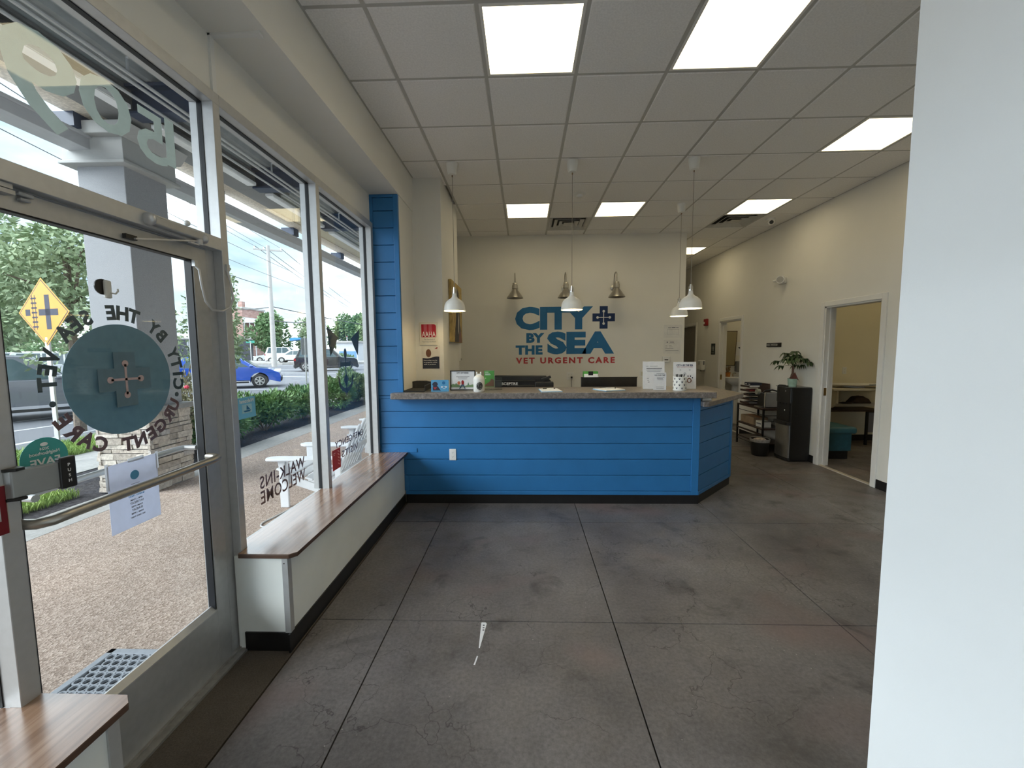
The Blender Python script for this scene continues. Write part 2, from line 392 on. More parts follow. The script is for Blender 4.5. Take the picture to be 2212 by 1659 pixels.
# ceiling
ce = struct('ceiling', B(-1.49, 7.2, -3, 11.2, CZ+.05, CZ+.12), teem, 'suspended ceiling of square tiles in a metal grid')
cx = [-1.205]+[X0+k*T for k in range(8)]+[XW]
cy = [Y0+k*T for k in range(-9, 14)]
lights = {(2, -1), (4, -1), (7, 1), (2, 4), (4, 4), (7, 4), (7, 8), (2, -6)}
vents = {(3, 5), (7, 5)}
def tile_mesh(x0, x1, y0, y1):
    g = .012; d = .006
    mb = MB(); a = [(x0+g, y0+g), (x1-g, y0+g), (x1-g, y1-g), (x0+g, y1-g)]; b = [(x0+g+d, y0+g+d), (x1-g-d, y0+g+d), (x1-g-d, y1-g-d), (x0+g+d, y1-g-d)]
    vs = [(x, y, .012) for x, y in a]+[(x, y, 0) for x, y in a]+[(x, y, -.006) for x, y in b]
    fs = [(0, 1, 2, 3), (11, 10, 9, 8)]+[(i, (i+1) % 4, 4+(i+1) % 4, 4+i) for i in range(4)]+[(4+i, 4+(i+1) % 4, 8+(i+1) % 4, 8+i) for i in range(4)]
    return mb.add(vs, fs)
full = None
for i in range(len(cx)-1):
    for j in range(len(cy)-1):
        k = j-9; x0, x1, y0, y1 = cx[i], cx[i+1], cy[j], cy[j+1]; ym = (y0+y1)/2; xm = (x0+x1)/2
        if (i, k) in lights or (i, k) in vents: continue
        if ym < 1.1 and xm > 1.0: continue
        if ym > 6.87+.3 and xm < 2.6: continue
        if i == 0 and 4.6 < ym < 5.6: continue
        if y1 > 11.0 and k == 12: y1 = 11.0
        if abs(x1-x0-T) < 1e-4 and abs(y1-y0-T) < 1e-4:
            if full is None:
                o = obj('ceiling_tile', tile_mesh(0, T, 0, T), tilem, ce); full = o.data
            else: o = obj('ceiling_tile', None, tilem, ce, mesh=full)
            o.location = (x0, y0, CZ)
        else:
            o = obj('ceiling_tile', tile_mesh(0, x1-x0, 0, y1-y0), tilem, ce); o.location = (x0, y0, CZ)
for x in cx[1:-1]: obj('grid_tee', B(x-.012, x+.012, -2.5, 11, CZ-.001, CZ+.03), teem, ce)
for y in cy: obj('grid_tee', B(-1.205, XW, y-.012, y+.012, CZ-.0005, CZ+.03), teem, ce)
for x in (-1.205, XW): obj('wall_angle', B(x-.022, x+.022, -2.5, 11, CZ-.002, CZ+.02), teem, ce)

# walls
B0 = MB().box(-1.50, -1.49, -3, 4.05, 2.79, 3.06).box(-1.50, -1.205, -3, 4.57, 3.06, CZ+.04)
struct('wall_left', B0, wallm, 'wall and boxed beam above the storefront windows')
struct('wall_pier', B(-1.45, -1.215, 4.082, 4.57, 0, 3.06), wallm, 'cream pier behind the blue boarded panel')
struct('wall_column', B(-1.45, -.90, 4.57, 5.65, 0, CZ+.04), wallm, 'cream column wall left of the reception desk')
struct('wall_niche', B(-1.35, -1.15, 5.65, 6.99, 0, CZ+.04), wallm, 'wall of the niche behind the column')
struct('wall_back', B(-1.35, 2.63, 6.87, 6.99, 0, CZ+.04), wallm, 'cream wall carrying the painted clinic name')
struct('wall_hall', B(2.51, 2.63, 6.99, 11.1, 0, CZ+.04), wallm, 'left wall of the corridor')
struct('wall_end', B(2.5, 4.0, 11.0, 11.12, 0, CZ+.04), wallm, 'end wall of the corridor')
wr = MB()
ops = [(4.61, 5.46), (7.50, 8.30), (9.46, 10.30)]; DZ = 2.075
a = 1.16
for y0, y1 in ops: wr.box(XW, XW+.12, a, y0, 0, CZ+.04).box(XW, XW+.12, y0, y1, DZ, CZ+.04); a = y1
wr.box(XW, XW+.12, a, 11.1, 0, CZ+.04)
struct('wall_right', wr, wallm, 'long right wall with three door openings')
struct('wall_partition', MB().box(1.02, 1.16, -3, 1.16, 0, CZ+.04).box(1.16, XW+.12, 1.04, 1.16, 0, CZ+.04), mat('partition_paint', (.83, .85, .86), .55, n=(3, .01), bump=(260, .04)), 'bright white partition wall beside the entrance')
struct('wall_rear', B(-1.7, 1.16, -2.62, -2.5, 0, CZ+.04), wallm, 'wall behind the entrance lobby')
# scuffs on the partition
def bb(name, mb): o = struct(name, mb, rubber); return o
bb('baseboard_right', MB().box(XW-.008, XW, 1.16, 4.545, 0, .10).box(XW-.008, XW, 5.525, 7.435, 0, .10).box(XW-.008, XW, 8.365, 9.4, 0, .10))
bb('baseboard_partition', MB().box(1.012, 1.02, -2.5, 1.16, 0, .10).box(1.012, XW, 1.16, 1.168, 0, .10))
bb('baseboard_back', B(-1.15, 2.638, 6.862, 6.87, 0, .10))
bb('baseboard_hall', B(2.63, 2.638, 6.99, 11, 0, .10))
# door casings in the right wall
def casing(n, y0, y1, label):
    t = sempty('trim_%d' % n, label)
    for s, ya in ((-1, y0), (1, y1)):
        obj('casing', MB().box(XW-.016, XW+.002, min(ya, ya+s*.062), max(ya, ya+s*.062), 0, DZ+.062), white, t, bevel=.004)
        obj('jamb', B(XW-.002, XW+.125, min(ya, ya-s*.018), max(ya, ya-s*.018), 0, DZ), white, t)
        obj('door_stop', B(XW+.05, XW+.085, min(ya-s*.018, ya-s*.03), max(ya-s*.018, ya-s*.03), 0, DZ-.02), white, t)
    obj('head_casing', B(XW-.016, XW+.002, y0, y1, DZ, DZ+.062), white, t, bevel=.004)
    obj('head_jamb', B(XW-.002, XW+.125, y0, y1, DZ-.018, DZ), white, t)
    obj('threshold', B(XW-.005, XW+.05, y0+.018, y1-.018, 0, .012), mat('threshold_strip', (.50, .46, .40), .5), t, bevel=.004)
    return t
c1 = casing(1, *ops[0], 'white casing of the exam room doorway')
obj('strike_plate', B(XW+.018, XW+.05, 5.436, 5.4405, .93, 1.03), mat('brass_plate', (.36, .25, .12), .35, metal=.9), c1)
c2 = casing(2, *ops[1], 'white casing of the restroom doorway')
obj('strike_plate', B(XW+.018, XW+.05, 8.276, 8.2805, .93, 1.03), mat('brass_plate', (.36, .25, .12), .35, metal=.9), c2)
casing(3, *ops[2], 'white casing of the corridor door')
d3 = sempty('door_2', 'closed grey door at the end of the corridor')
obj('door_leaf', B(XW+.03, XW+.07, 9.482, 10.278, .012, DZ-.02), greyd, d3, bevel=.003)
obj('door_knob', MB().cyl((XW+.03, 9.55, 1.0), (XW-.02, 9.55, 1.0), .012).ball((XW-.035, 9.55, 1.0), .028), nickel, d3, smooth=True)
# rooms beyond
struct('wall_exam', MB().box(XW+.12, 7.2, 6.93, 7.05, 0, CZ+.04).box(7.08, 7.2, 3.0, 7.05, 0, CZ+.04).box(XW+.12, 7.2, 2.9, 3.0, 0, CZ+.04), mat('exam_wall_paint', (.80, .74, .56), .6, n=(3, .02), bump=(260, .05)), 'yellow walls of the exam room')
bb('baseboard_exam', MB().box(XW+.12, 7.08, 6.922, 6.93, 0, .10))
struct('wall_restroom', MB().box(XW+.12, 5.7, 8.75, 8.87, 0, CZ+.04).box(5.6, 5.7, 7.05, 8.8, 0, CZ+.04), wallm, 'walls of the restroom')
bb('baseboard_restroom', B(XW+.12, 5.6, 8.742, 8.75, 0, .10))

# ================================================================== STOREFRONT
XF, XO, XG = -1.465, -1.58, -1.53
ZB, ZH = .53, 2.737
def mullion(parent, y0, y1, z0, z1, both=True):
    obj('mullion', B(XO, XF, y0, y1, z0, z1), alu, parent, bevel=.0015, seg=1)
    for yy in ((y0-.003, y0+.001), (y1-.001, y1+.003)):
        obj('gasket', B(XG-.012, XG+.012, *yy, z0+.002, z1-.002), gasket, parent)
def rail(parent, name, y0, y1, z0, z1):
    obj(name, B(XO, XF, y0, y1, z0, z1), alu, parent, bevel=.0015, seg=1)
def pane(parent, y0, y1, z0, z1):
    return obj('glass_pane', B(XG-.004, XG+.004, y0, y1, z0, z1), glass, parent)
M0, M1, M2, M3 = (1.066, 1.114), (1.996, 2.04), (2.955, 3.003), (3.998, 4.05)
w1 = sempty('window_1', 'storefront window beside the entrance door')
mullion(w1, *M1, 0, ZH); rail(w1, 'head_rail', M1[1], M2[0], ZH, 2.79); rail(w1, 'sill_rail', M1[1], M2[0], .47, .505)
obj('gasket', B(XG-.012, XG+.012, M1[1], M2[0], ZH-.004, ZH+.001), gasket, w1); pane(w1, M1[1], M2[0], .506, ZH)
w2 = sempty('window_2', 'storefront window next to the blue boarded panel')
mullion(w2, *M2, .53, ZH); mullion(w2, *M3, .53, ZH); rail(w2, 'head_rail', M2[0], M3[1], ZH, 2.79); rail(w2, 'sill_rail', M2[1], M3[0], .47, .505)
obj('gasket', B(XG-.012, XG+.012, M2[1], M3[0], ZH-.004, ZH+.001), gasket, w2); pane(w2, M2[1], M3[0], .506, ZH)
w3 = sempty('window_3', 'transom window with the street number above the entrance door')
rail(w3, 'head_rail', M0[0], M1[1], ZH, 2.79); rail(w3, 'transom_bar', M0[1], M1[0], 2.045, 2.105)
obj('gasket', B(XG-.012, XG+.012, M0[1], M1[0], ZH-.004, ZH+.001), gasket, w3); pane(w3, M0[1], M1[0], 2.105, ZH)
w4 = sempty('window_4', 'storefront window on the near side of the entrance door')
mullion(w4, *M0, .53, ZH); mullion(w4, .06, .11, .53, ZH); mullion(w4, -.95, -.90, .53, ZH); mullion(w4, -2.5, -2.45, .53, ZH)
obj('mullion', B(XO, XF, *M0, 0, .506), alu, w4)
rail(w4, 'head_rail', -2.5, M0[0], ZH, 2.79); rail(w4, 'sill_rail', -2.5, M0[0], .47, .505)
for a_, b_ in ((-2.45, -.95), (-.90, .06), (.11, M0[0])): pane(w4, a_, b_, .506, ZH)
struct('wall_storefront_base', MB().box(-1.58, -1.50, -3, M0[0], 0, .47).box(-1.58, -1.50, M1[1], 4.05, 0, .47), benchm, 'low wall under the storefront windows')
struct('wall_facade', MB().box(-1.585, -1.455, 4.083, 26, -.03, 4.3).box(-1.585, -1.502, 4.05, 4.083, -.03, 4.3).box(-1.585, -1.50, -3, 4.06, 2.80, 4.3), mat('facade_siding', (.60, .60, .58), .8), 'outer face of the building')
# the number 1509, read from the street
for s, ya, yb, za, zb in (('1', 1.80, 1.845, 2.365, 2.56), ('5', 1.665, 1.80, 2.345, 2.545), ('0', 1.455, 1.645, 2.372, 2.56), ('9', 1.235, 1.45, 2.275, 2.575)):
    text('numeral', s, (XG-.006, yb, za), OUT, FZ, vgrey, w3, w=yb-ya, h=zb-za, off=.012)

# entrance door
dr = sempty('door_1', 'glazed aluminium entrance door with a closer and push bar')
DX0, DX1 = -1.545, -1.50
yl, yr = 1.117, 1.935
obj('stile', B(DX0, DX1, yl, yl+.026, .012, 2.035), alud, dr, bevel=.002); obj('stile', B(DX0, DX1, yr-.08, yr, .012, 2.035), alud, dr, bevel=.002)
obj('top_rail', B(DX0, DX1, yl+.026, yr-.08, 1.975, 2.035), alud, dr); obj('bottom_rail', B(DX0, DX1, yl+.026, yr-.08, .012, .30), alud, dr)
obj('glazing_bead', MB().prism([(XG, .30), (DX1, .30), (DX1, .306), (XG+.006, .326), (XG, .326)], 'y', yl+.026, yr-.08), alu, dr)
obj('glazing_gasket', MB().box(XG-.006, DX1-.004, yr-.086, yr-.08, .3, 1.975).box(XG-.006, DX1-.004, yl+.026, yl+.031, .3, 1.975).box(XG-.006, DX1-.004, yl+.026, yr-.08, 1.970, 1.975), gasket, dr)
obj('glass_pane', B(XG-.004, XG+.004, yl+.026, yr-.08, .3, 1.975), glass, dr)
obj('frame_jamb', MB().box(XO, -1.508, 1.945, M1[0], 0, 2.045), alud, dr, bevel=.002)
obj('frame_head', B(XO, -1.508, M0[1], M1[0], 2.042, 2.05), alud, dr)
obj('threshold', MB().box(-1.60, -1.455, M0[1], M1[0], -.002, .010).box(-1.585, -1.49, M0[1], M1[0], .010, .016), mat('threshold_metal', (.34, .33, .31), .5, metal=.6, n=(30, .15)), dr)
pb = [(DX1, 1.135, 1.05), (-1.455, 1.14, 1.05), (-1.432, 1.165, 1.052), (-1.428, 1.21, 1.055), (-1.428, 1.80, 1.064), (-1.432, 1.835, 1.066), (-1.46, 1.853, 1.066), (DX1, 1.862, 1.066)]
obj('push_bar', MB().tube(pb, .0158, 14), nickel, dr, smooth=True)
# outside pull bar
obj('pull_bar', MB().tube([(DX0, 1.855, 1.11), (-1.60, 1.85, 1.11), (-1.61, 1.82, 1.11), (-1.61, 1.25, 1.10), (-1.60, 1.22, 1.10), (DX0, 1.215, 1.10)], .012, 10), alu, dr, smooth=True)
pd = obj('push_paddle', MB().prism([(-1.50, 1.082), (-1.462, 1.082), (-1.446, 1.086), (-1.418, 1.20), (-1.424, 1.207), (-1.432, 1.205)], 'z', 1.147, 1.225), mat('paddle_grey', (.30, .31, .31), .4, metal=.4), dr, bevel=.003)
obj('paddle_tip', MB().prism([(-1.436, 1.186), (-1.416, 1.182), (-1.411, 1.222), (-1.42, 1.23), (-1.436, 1.226)], 'z', 1.141, 1.237), black, pd, bevel=.003)
obj('paddle_cap', MB().prism([(-1.50, 1.08), (-1.458, 1.08), (-1.438, 1.092), (-1.436, 1.112), (-1.50, 1.125)], 'z', 1.225, 1.233).prism([(-1.50, 1.08), (-1.458, 1.08), (-1.438, 1.092), (-1.436, 1.112), (-1.50, 1.125)], 'z', 1.139, 1.147), black, pd)
mb = MB()
for i, ch in enumerate('PUSH'): text_into(mb, ch, (-1.4138, 1.205, 1.2135-i*.0165), (.06, 1, 0), FZ, h=.0095, center=True, off=.01)
obj('push_lettering', mb, vinylw, pd)
# closer
cl = obj('door_closer', MB().box(-1.495, -1.44, 1.60, 1.86, 2.055, 2.092), alud, dr, bevel=.008, seg=3)
obj('closer_end_cap', MB().ball((-1.455, 1.60, 2.075), (.026, .02, .026)).ball((-1.455, 1.865, 2.068), (.026, .02, .024)), alu, cl, smooth=True)
obj('closer_arm', MB().box(-.006, .006, 0, 1, -.003, .003, Matrix.Translation((-1.452, 1.84, 2.052)) @ Matrix(((1, -.03, 0, 0), (0, -.28, 0, 0), (0, -.062, 1, 0), (0, 0, 0, 1)))), alu, cl)
obj('closer_pivot', MB().cyl((-1.452, 1.84, 2.035), (-1.452, 1.84, 2.058), .014).box(-1.458, -1.444, 1.785, 1.83, 2.03, 2.036), alu, cl, smooth=True)
obj('closer_shoe', B(-1.50, -1.485, 1.53, 1.575, 1.985, 2.002), black, cl)
obj('closer_valve_cap', MB().ball((-1.46, 1.79, 2.115), .012), whitep, cl, smooth=True)
obj('door_contact', MB().box(-1.50, -1.482, 1.205, 1.245, 2.022, 2.034).box(-1.50, -1.485, 1.21, 1.238, 2.008, 2.018), mat('contact_grey', (.34, .35, .36), .5), dr, bevel=.004)
obj('frame_bracket', MB().box(-1.508, -1.475, 1.12, 1.185, 2.03, 2.044).box(-1.508, -1.465, 1.12, 1.182, 2.012, 2.024), alud, dr)
# loop of armoured cable from door to frame
lp = [(-1.50, 1.858, 1.955), (-1.475, 1.858, 1.93), (-1.468, 1.858, 1.86), (-1.463, 1.868, 1.79), (-1.458, 1.90, 1.752), (-1.452, 1.955, 1.752), (-1.448, 2.005, 1.775), (-1.445, 2.025, 1.82), (-1.450, 2.022, 1.89), (-1.458, 2.018, 1.945), (-1.466, 2.018, 1.965)]
obj('door_loop_cable', MB().tube(lp, .005, 8).box(-1.50, -1.485, 1.848, 1.866, 1.945, 1.972).box(-1.466, -1.455, 2.01, 2.03, 1.955, 1.985), alu, dr, smooth=True)
# round emblem on the door
EY, EZ, ER = 1.522, 1.456, .208
emb = obj('emblem_disc', MB().disc((XG-.0055, EY, EZ), ER, OUT, FZ, 64), vteal, dr)
def cross(mb, yc, zc, a, wd, x, th=.001):
    p = [(-wd, a), (wd, a), (wd, wd), (a, wd), (a, -wd), (wd, -wd), (wd, -a), (-wd, -a), (-wd, -wd), (-a, -wd), (-a, wd), (-wd, wd)]
    return mb.prism([(yc+u, zc+v) for u, v in p], 'x', x, x+th)
obj('emblem_cross', cross(MB(), EY, EZ, .103, .042, XG+.0045), vteald, emb)
bone = MB().box(XG+.006, XG+.007, EY-.058, EY+.058, EZ-.0045, EZ+.0045).box(XG+.006, XG+.007, EY-.0045, EY+.0045, EZ-.058, EZ+.058)
for u, v in ((.06, 0), (-.06, 0), (0, .06), (0, -.06)): bone.disc((XG+.006, EY+u, EZ+v), .0125, (0, 1, 0), FZ, 20)
obj('emblem_bones', bone, vpink, emb)
def arc_text(s, a0, da, r, h, m, flip, wmax):
    for i, ch in enumerate(s):
        if ch == ' ': continue
        t = R(a0+da*i); u, v = math.cos(t), math.sin(t); cpos = (XG-.006, EY-u*r, EZ+v*r)
        up = Vector((0, -u, v))*(-1 if flip else 1); rt = Vector((0, -v, -u))*(-1 if flip else 1)
        mb = MB(); V, F = glyphs(ch, .045); d = V.max(0)-V.min(0)
        ww = min(wmax, h*d[0]/d[1])
        text_into(mb, ch, Vector(cpos)-rt*ww/2-up*h/2, rt, up, w=ww, h=h, off=.045)
        obj('letter', mb, m, dr)
arc_text('CITY BY THE SEA VET', 189, -10.5, .251, .055, vdark, False, .050)
arc_text('URGENT CARE', 210.5, 11.95, .251, .055, vbrown, True, .050)
for a_ in (199.5, 345): obj('letter_dot', MB().disc((XG-.006, EY-math.cos(R(a_))*.25, EZ+math.sin(R(a_))*.25), .010, OUT, FZ, 20), vdark, dr)

# lettering and marks on the storefront windows
def winline(par, s, y0, y1, z0, z1, m):
    for_ = text('lettering', s, (XG-.006, y1, z0), OUT, FZ, m, par, w=y1-y0, h=z1-z0, off=.012, space=1.08); return for_
winline(w1, 'WALK-INS', 2.278, 2.763, .757, .832, vbrown); winline(w1, 'WELCOME', 2.278, 2.763, .665, .745, vbrown)
winline(w2, 'EMERGENCY', 3.225, 3.797, .765, .822, vbrown); winline(w2, 'VISITS', 3.34, 3.68, .662, .719, vbrown)
def wedge(sgn):
    c = 3.485; P = []
    tip = (c+sgn*.122, 1.665)
    P.append((c+sgn*.315, 1.752)); P.append(tip)
    for i in range(1, 7):
        t = i/6; P.append((c+sgn*(.122+.148*t**.8+.05*math.sin(t*math.pi)*-.3), 1.665-.15*t))
    return MB().prism([(y, z) for y, z in P], 'x', XG-.007, XG-.006)
for s in (-1, 1): obj('anchor_emblem_wedge', wedge(s), vdark, w2)
an = MB()
an.prism([(3.485+a*.028*math.cos(t), 1.535+.045*math.sin(t)) for a in (1,) for t in np.linspace(0, 2*math.pi, 20, endpoint=False)], 'x', XG-.007, XG-.006)
an.box(XG-.007, XG-.006, 3.476, 3.494, 1.21, 1.50)
an.prism([(3.378, 1.43), (3.392, 1.485), (3.405, 1.462), (3.565, 1.462), (3.578, 1.485), (3.592, 1.43), (3.565, 1.425), (3.405, 1.425)], 'x', XG-.007, XG-.006)
an.prism([(3.485, 1.365), (3.538, 1.315), (3.485, 1.25), (3.432, 1.315)], 'x', XG-.007, XG-.006)
ol = [(3.485+.15*math.sin(t), 1.325-.12*math.cos(t)+.0) for t in np.linspace(-1.75, 1.75, 22)]
il = [(3.485+.125*math.sin(t), 1.335-.095*math.cos(t)) for t in np.linspace(1.6, -1.6, 22)]
an.prism(ol+il, 'x', XG-.007, XG-.006)
an.prism([(3.45, 1.21), (3.52, 1.21), (3.485, 1.165)], 'x', XG-.007, XG-.006)
for s in (-1, 1): an.prism([(3.485+s*.155, 1.36), (3.485+s*.118, 1.315), (3.485+s*.135, 1.30)], 'x', XG-.007, XG-.006)
obj('anchor_emblem', an, vdark, w2)

# stickers and papers on the glass
def sheet(name, label, cat, y0, y1, z0, z1, m, x=XG+.0045, th=.001, group=None):
    t = thing(name, label, cat, (x, (y0+y1)/2, z0), group=group)
    obj('sheet', B(x, x+th, y0, y1, z0, z1), m, t); return t
t = sheet('hours_notice', 'white paper opening hours notice taped to the entrance door glass', 'notice', 1.418, 1.623, .881, 1.142, mat('thin_paper', (.70, .73, .82), .7, n=(30, .03), trans=.5))
x = XG+.0056
obj('printed_seal', MB().disc((x, 1.523, 1.082), .018, (0, 1, 0), FZ, 28, .0005), bluec, t)
mb = MB()
text_into(mb, 'HOURS', (x, 1.551, 1.012), OUT, FZ, w=.056, h=.016, th=-.0005)
text_into(mb, 'MONDAY - FRIDAY', (x, 1.556, .998), OUT, FZ, w=.066, h=.007, th=-.0005)
obj('printed_heading', mb, bluec, t)
obj('printed_rule', B(x, x+.0004, 1.505, 1.54, 1.047, 1.049), inkg, t); mb = MB()
for k, (s, wd, h) in enumerate((('4PM - 12AM', .05, .007), ('SATURDAY', .056, .009), ('9AM-9PM', .046, .007), ('SUNDAY', .045, .009), ('9AM - 9PM', .05, .007), ('BEST DRIVE THIRST', .06, .006))):
    text_into(mb, s, (x, 1.523+wd/2, .983-k*.0135), OUT, FZ, w=wd, h=h, th=-.0005)
obj('printed_lines', mb, inkg, t)
for a_ in ((1.50, 1.565, 1.135, 1.15), (1.412, 1.424, 1.05, 1.15), (1.617, 1.629, 1.08, 1.15)): obj('tape_strip', B(XG+.0058, XG+.0062, *a_), mat('clear_tape', (.75, .77, .80), .3, trans=.5), t)
t = thing('round_sticker', 'round teal award sticker on the entrance door glass above the push paddle', 'sticker', (XG+.0045, 1.235, 1.16))
obj('sticker_disc', MB().disc((XG+.0045, 1.235, 1.225), .066, (0, 1, 0), FZ, 48), tealp, t)
mb = MB(); text_into(mb, '2024', (XG+.006, 1.248, 1.252), OUT, FZ, w=.026, h=.009, th=-.0005); text_into(mb, 'Neighborhood', (XG+.006, 1.276, 1.234), OUT, FZ, w=.082, h=.014, th=-.0005); text_into(mb, 'FAVE', (XG+.006, 1.276, 1.202), OUT, FZ, w=.082, h=.025, off=.02, th=-.0005); text_into(mb, 'nextdoor', (XG+.006, 1.262, 1.184), OUT, FZ, w=.055, h=.009, th=-.0005)
mb.ball((XG+.0062, 1.235, 1.270), (.0005, .011, .006))
obj('sticker_lettering', mb, vinylw, t)
t = sheet('welcome_sticker', 'pale blue square sticker with a sailing boat on the storefront window', 'sticker', 2.119, 2.262, 1.194, 1.309, skyp)
mb = MB(); text_into(mb, 'Welcome!', (XG+.006, 2.252, 1.278), OUT, FZ, w=.12, h=.022, th=-.0005); obj('sticker_lettering', mb, vinylw, t)
obj('boat_panel', B(XG+.0055, XG+.006, 2.15, 2.23, 1.222, 1.27), mat('boat_panel_print', S(165, 210, 228), .5), t)
obj('boat_print', MB().prism([(2.16, 1.237), (2.222, 1.237), (2.21, 1.228), (2.17, 1.228)], 'x', XG+.006, XG+.0065).prism([(2.185, 1.24), (2.215, 1.24), (2.188, 1.266)], 'x', XG+.006, XG+.0065), logo, t)
t = sheet('red_sticker', 'small red sticker with white leaf strokes on the window by the mullion', 'sticker', 3.147, 3.29, .602, .766, mat('sticker_red', S(178, 45, 42), .5))
stp = mat('sticker_pale', S(225, 165, 155), .5)
for k in range(5): obj('leaf_stroke', MB().prism([(3.275, .625+k*.026), (3.255, .632+k*.026), (3.235, .65+k*.026), (3.258, .643+k*.026)], 'x', XG+.0056, XG+.006), stp, t)
for a_ in ((3.16, 3.20, .735, .742), (3.165, 3.19, .722, .728)): obj('printed_line', B(XG+.0056, XG+.006, *a_), stp, t)
t = thing('suction_hook', 'white plastic suction hook stuck on the entrance door glass', 'hook', (XG+.005, 1.47, 1.74))
obj('hook_body', B(XG+.006, XG+.02, 1.462, 1.486, 1.755, 1.82), mat('hook_white', (.66, .65, .60), .4), t, bevel=.006, seg=3)
obj('suction_cup', MB().disc((XG+.0042, 1.462, 1.795), .028, (0, 1, 0), FZ, 28, .004), black, t)
obj('hook_arm', MB().tube([(XG+.02, 1.478, 1.775), (XG+.034, 1.482, 1.772), (XG+.04, 1.486, 1.782), (XG+.038, 1.487, 1.79)], .003, 6), mat('hook_white', (.66, .65, .60), .4), t, smooth=True)
t = thing('alarm_sign', 'dark red plate with a rounded slot on the mullion beside the door paddle', 'sign', (XF+.001, 1.075, 1.052))
obj('plate', B(XF, XF+.003, 1.03, 1.082, 1.05, 1.19), mat('plate_dark_red', S(112, 14, 26), .4), t, bevel=.002)
obj('plate_rim', MB().box(XF, XF+.0036, 1.082, 1.0835, 1.05, 1.19).box(XF, XF+.0036, 1.03, 1.0835, 1.188, 1.19), mat('rim_tan', (.5, .42, .36), .5), t)
obj('plate_slot', B(XF+.003, XF+.0042, 1.04, 1.066, 1.09, 1.15), alu, t)
# surface raceway on the beam
t = thing('cable_raceway', 'white plastic cable raceway on the wall above the window corner', 'raceway', (-1.48, 2.035, 2.77))
obj('raceway_drop', B(-1.49, -1.478, 2.025, 2.05, 2.765, 3.06), whitep, t); obj('raceway_run', B(-1.49, -1.24, 2.025, 2.05, 3.05, 3.06), whitep, t); obj('raceway_end', B(-1.262, -1.238, 2.02, 2.055, 3.046, 3.06), whitep, t)

# ================================================================== BENCHES
def bench(name, label, y0, y1, near):
    t = thing(name, label, 'bench', (-1.33, (y0+y1)/2, 0), group='window benches')
    c = .03
    if near: top = [(-1.4995, y1), (-1.17-c, y1), (-1.17, y1-c), (-1.17, y0), (-1.525, y0), (-1.525, 1.065), (-1.4995, 1.065)]
    else: top = [(-1.4635, y0), (-1.17-c, y0), (-1.17, y0+c), (-1.185, y1), (-1.525, y1), (-1.525, 2.042), (-1.4635, 2.042)]
    body = obj('body', B(-1.499, -1.225, y0+(0 if near else .022), y1-(.022 if near else 0), 0, .507), benchm, t)
    tp = obj('bench_top', MB().prism(top, 'z', .507, .53), edgem, t, bevel=.003)
    obj('laminate_surface', MB().prism([(a, b+(.003 if not near else -.003) if b in (y0, y1) and ((b == y0) != near) else b) for a, b in top], 'z', .5295, .5312), benchtop, tp)
    yb = y1-.022 if near else y0+.022; s = 1 if near else -1
    obj('vinyl_base', MB().box(-1.2255, -1.217, y0, y1, 0, .10).box(-1.462, -1.225, min(yb, yb+s*.008), max(yb, yb+s*.008), 0, .10), rubber, t)
    cg = obj('corner_guard', MB().box(-1.2249, -1.218, min(yb, yb-s*.028), max(yb, yb-s*.028), 0, .505).box(-1.248, -1.218, min(yb, yb+s*.006), max(yb, yb+s*.006), 0, .505), alu, t)
    for z_ in (.475, .02): obj('screw', MB().disc((-1.236, yb+s*.0065, z_), .004, FX, FZ, 10, .001*-s), chrome, cg)
    return t
bench('window_bench', 'low white window bench with a walnut top below the storefront windows', 1.965, 4.045, False)
bench('window_bench', 'low white window bench with a walnut top before the entrance door', -2.49, 1.12, True)

# ================================================================== RECEPTION COUNTER
CY = 4.05
t = thing('reception_counter', 'blue shiplap boarded reception counter with an angled right end', 'counter', (.2, 4.4, 0))
obj('core', MB().prism([(-1.21, CY+.022), (1.724, CY+.022), (2.344, CY+.642), (2.344, 5.1), (2.2, 5.1), (2.2, 4.72), (1.66, CY+.17), (-1.21, CY+.17)], 'z', .10, .989), blue, t)
obj('core_riser', B(-1.21, 1.68, CY+.022, CY+.14, .989, 1.078), blue, t)
zs = [.129, .292, .456, .615, .782, .945, 1.078]
for a_, b_ in zip(zs[:-1], zs[1:]): obj('board', B(-1.45, 1.655, CY+.004, CY+.022, a_+.0025, b_-.0025), blue, t, bevel=.003)
obj('corner_board', B(1.655, 1.727, CY-.003, CY+.022, .092, 1.078), blue, t, bevel=.003)
obj('bottom_board', B(-1.20, 1.655, CY-.003, CY+.022, .092, .129), blue, t, bevel=.003)
obj('corner_board', B(-1.215, -1.18, CY-.002, CY+.02, .092, .29), blue, t, bevel=.003)
obj('scribe_strip', MB().box(-1.21, -1.205, CY, CY+.02, .129, .50), blue, t)
A45 = Matrix.Translation((1.727, CY, 0)) @ Matrix.Rotation(R(45), 4, 'Z'); LS = .885
for a_, b_ in zip(zs[:-1], zs[1:]): obj('side_board', MB().box(.0, LS-.05, .0, .02, a_+.0025, min(b_, .99)-.0025, A45), blue, t, bevel=.003)
obj('side_corner_board', MB().box(LS-.05, LS, -.006, .02, .092, .99, A45), blue, t, bevel=.003)
obj('side_bottom_board', MB().box(0, LS-.05, -.006, .02, .092, .129, A45), blue, t, bevel=.003)
obj('vinyl_base', MB().box(-1.215, 1.735, CY+.004, CY+.02, 0, .094).box(0, LS-.01, .006, .024, 0, .094, A45), rubber, t)
tag(obj('raised_countertop', B(-1.312, 1.835, 3.945, 4.55, 1.08, 1.14), counterm, bevel=.006), 'long raised grey stone laminate countertop on the blue counter', 'countertop')
n45 = Vector((math.sin(R(45)), -math.cos(R(45)), 0)); d45 = Vector((math.cos(R(45)), math.sin(R(45)), 0))
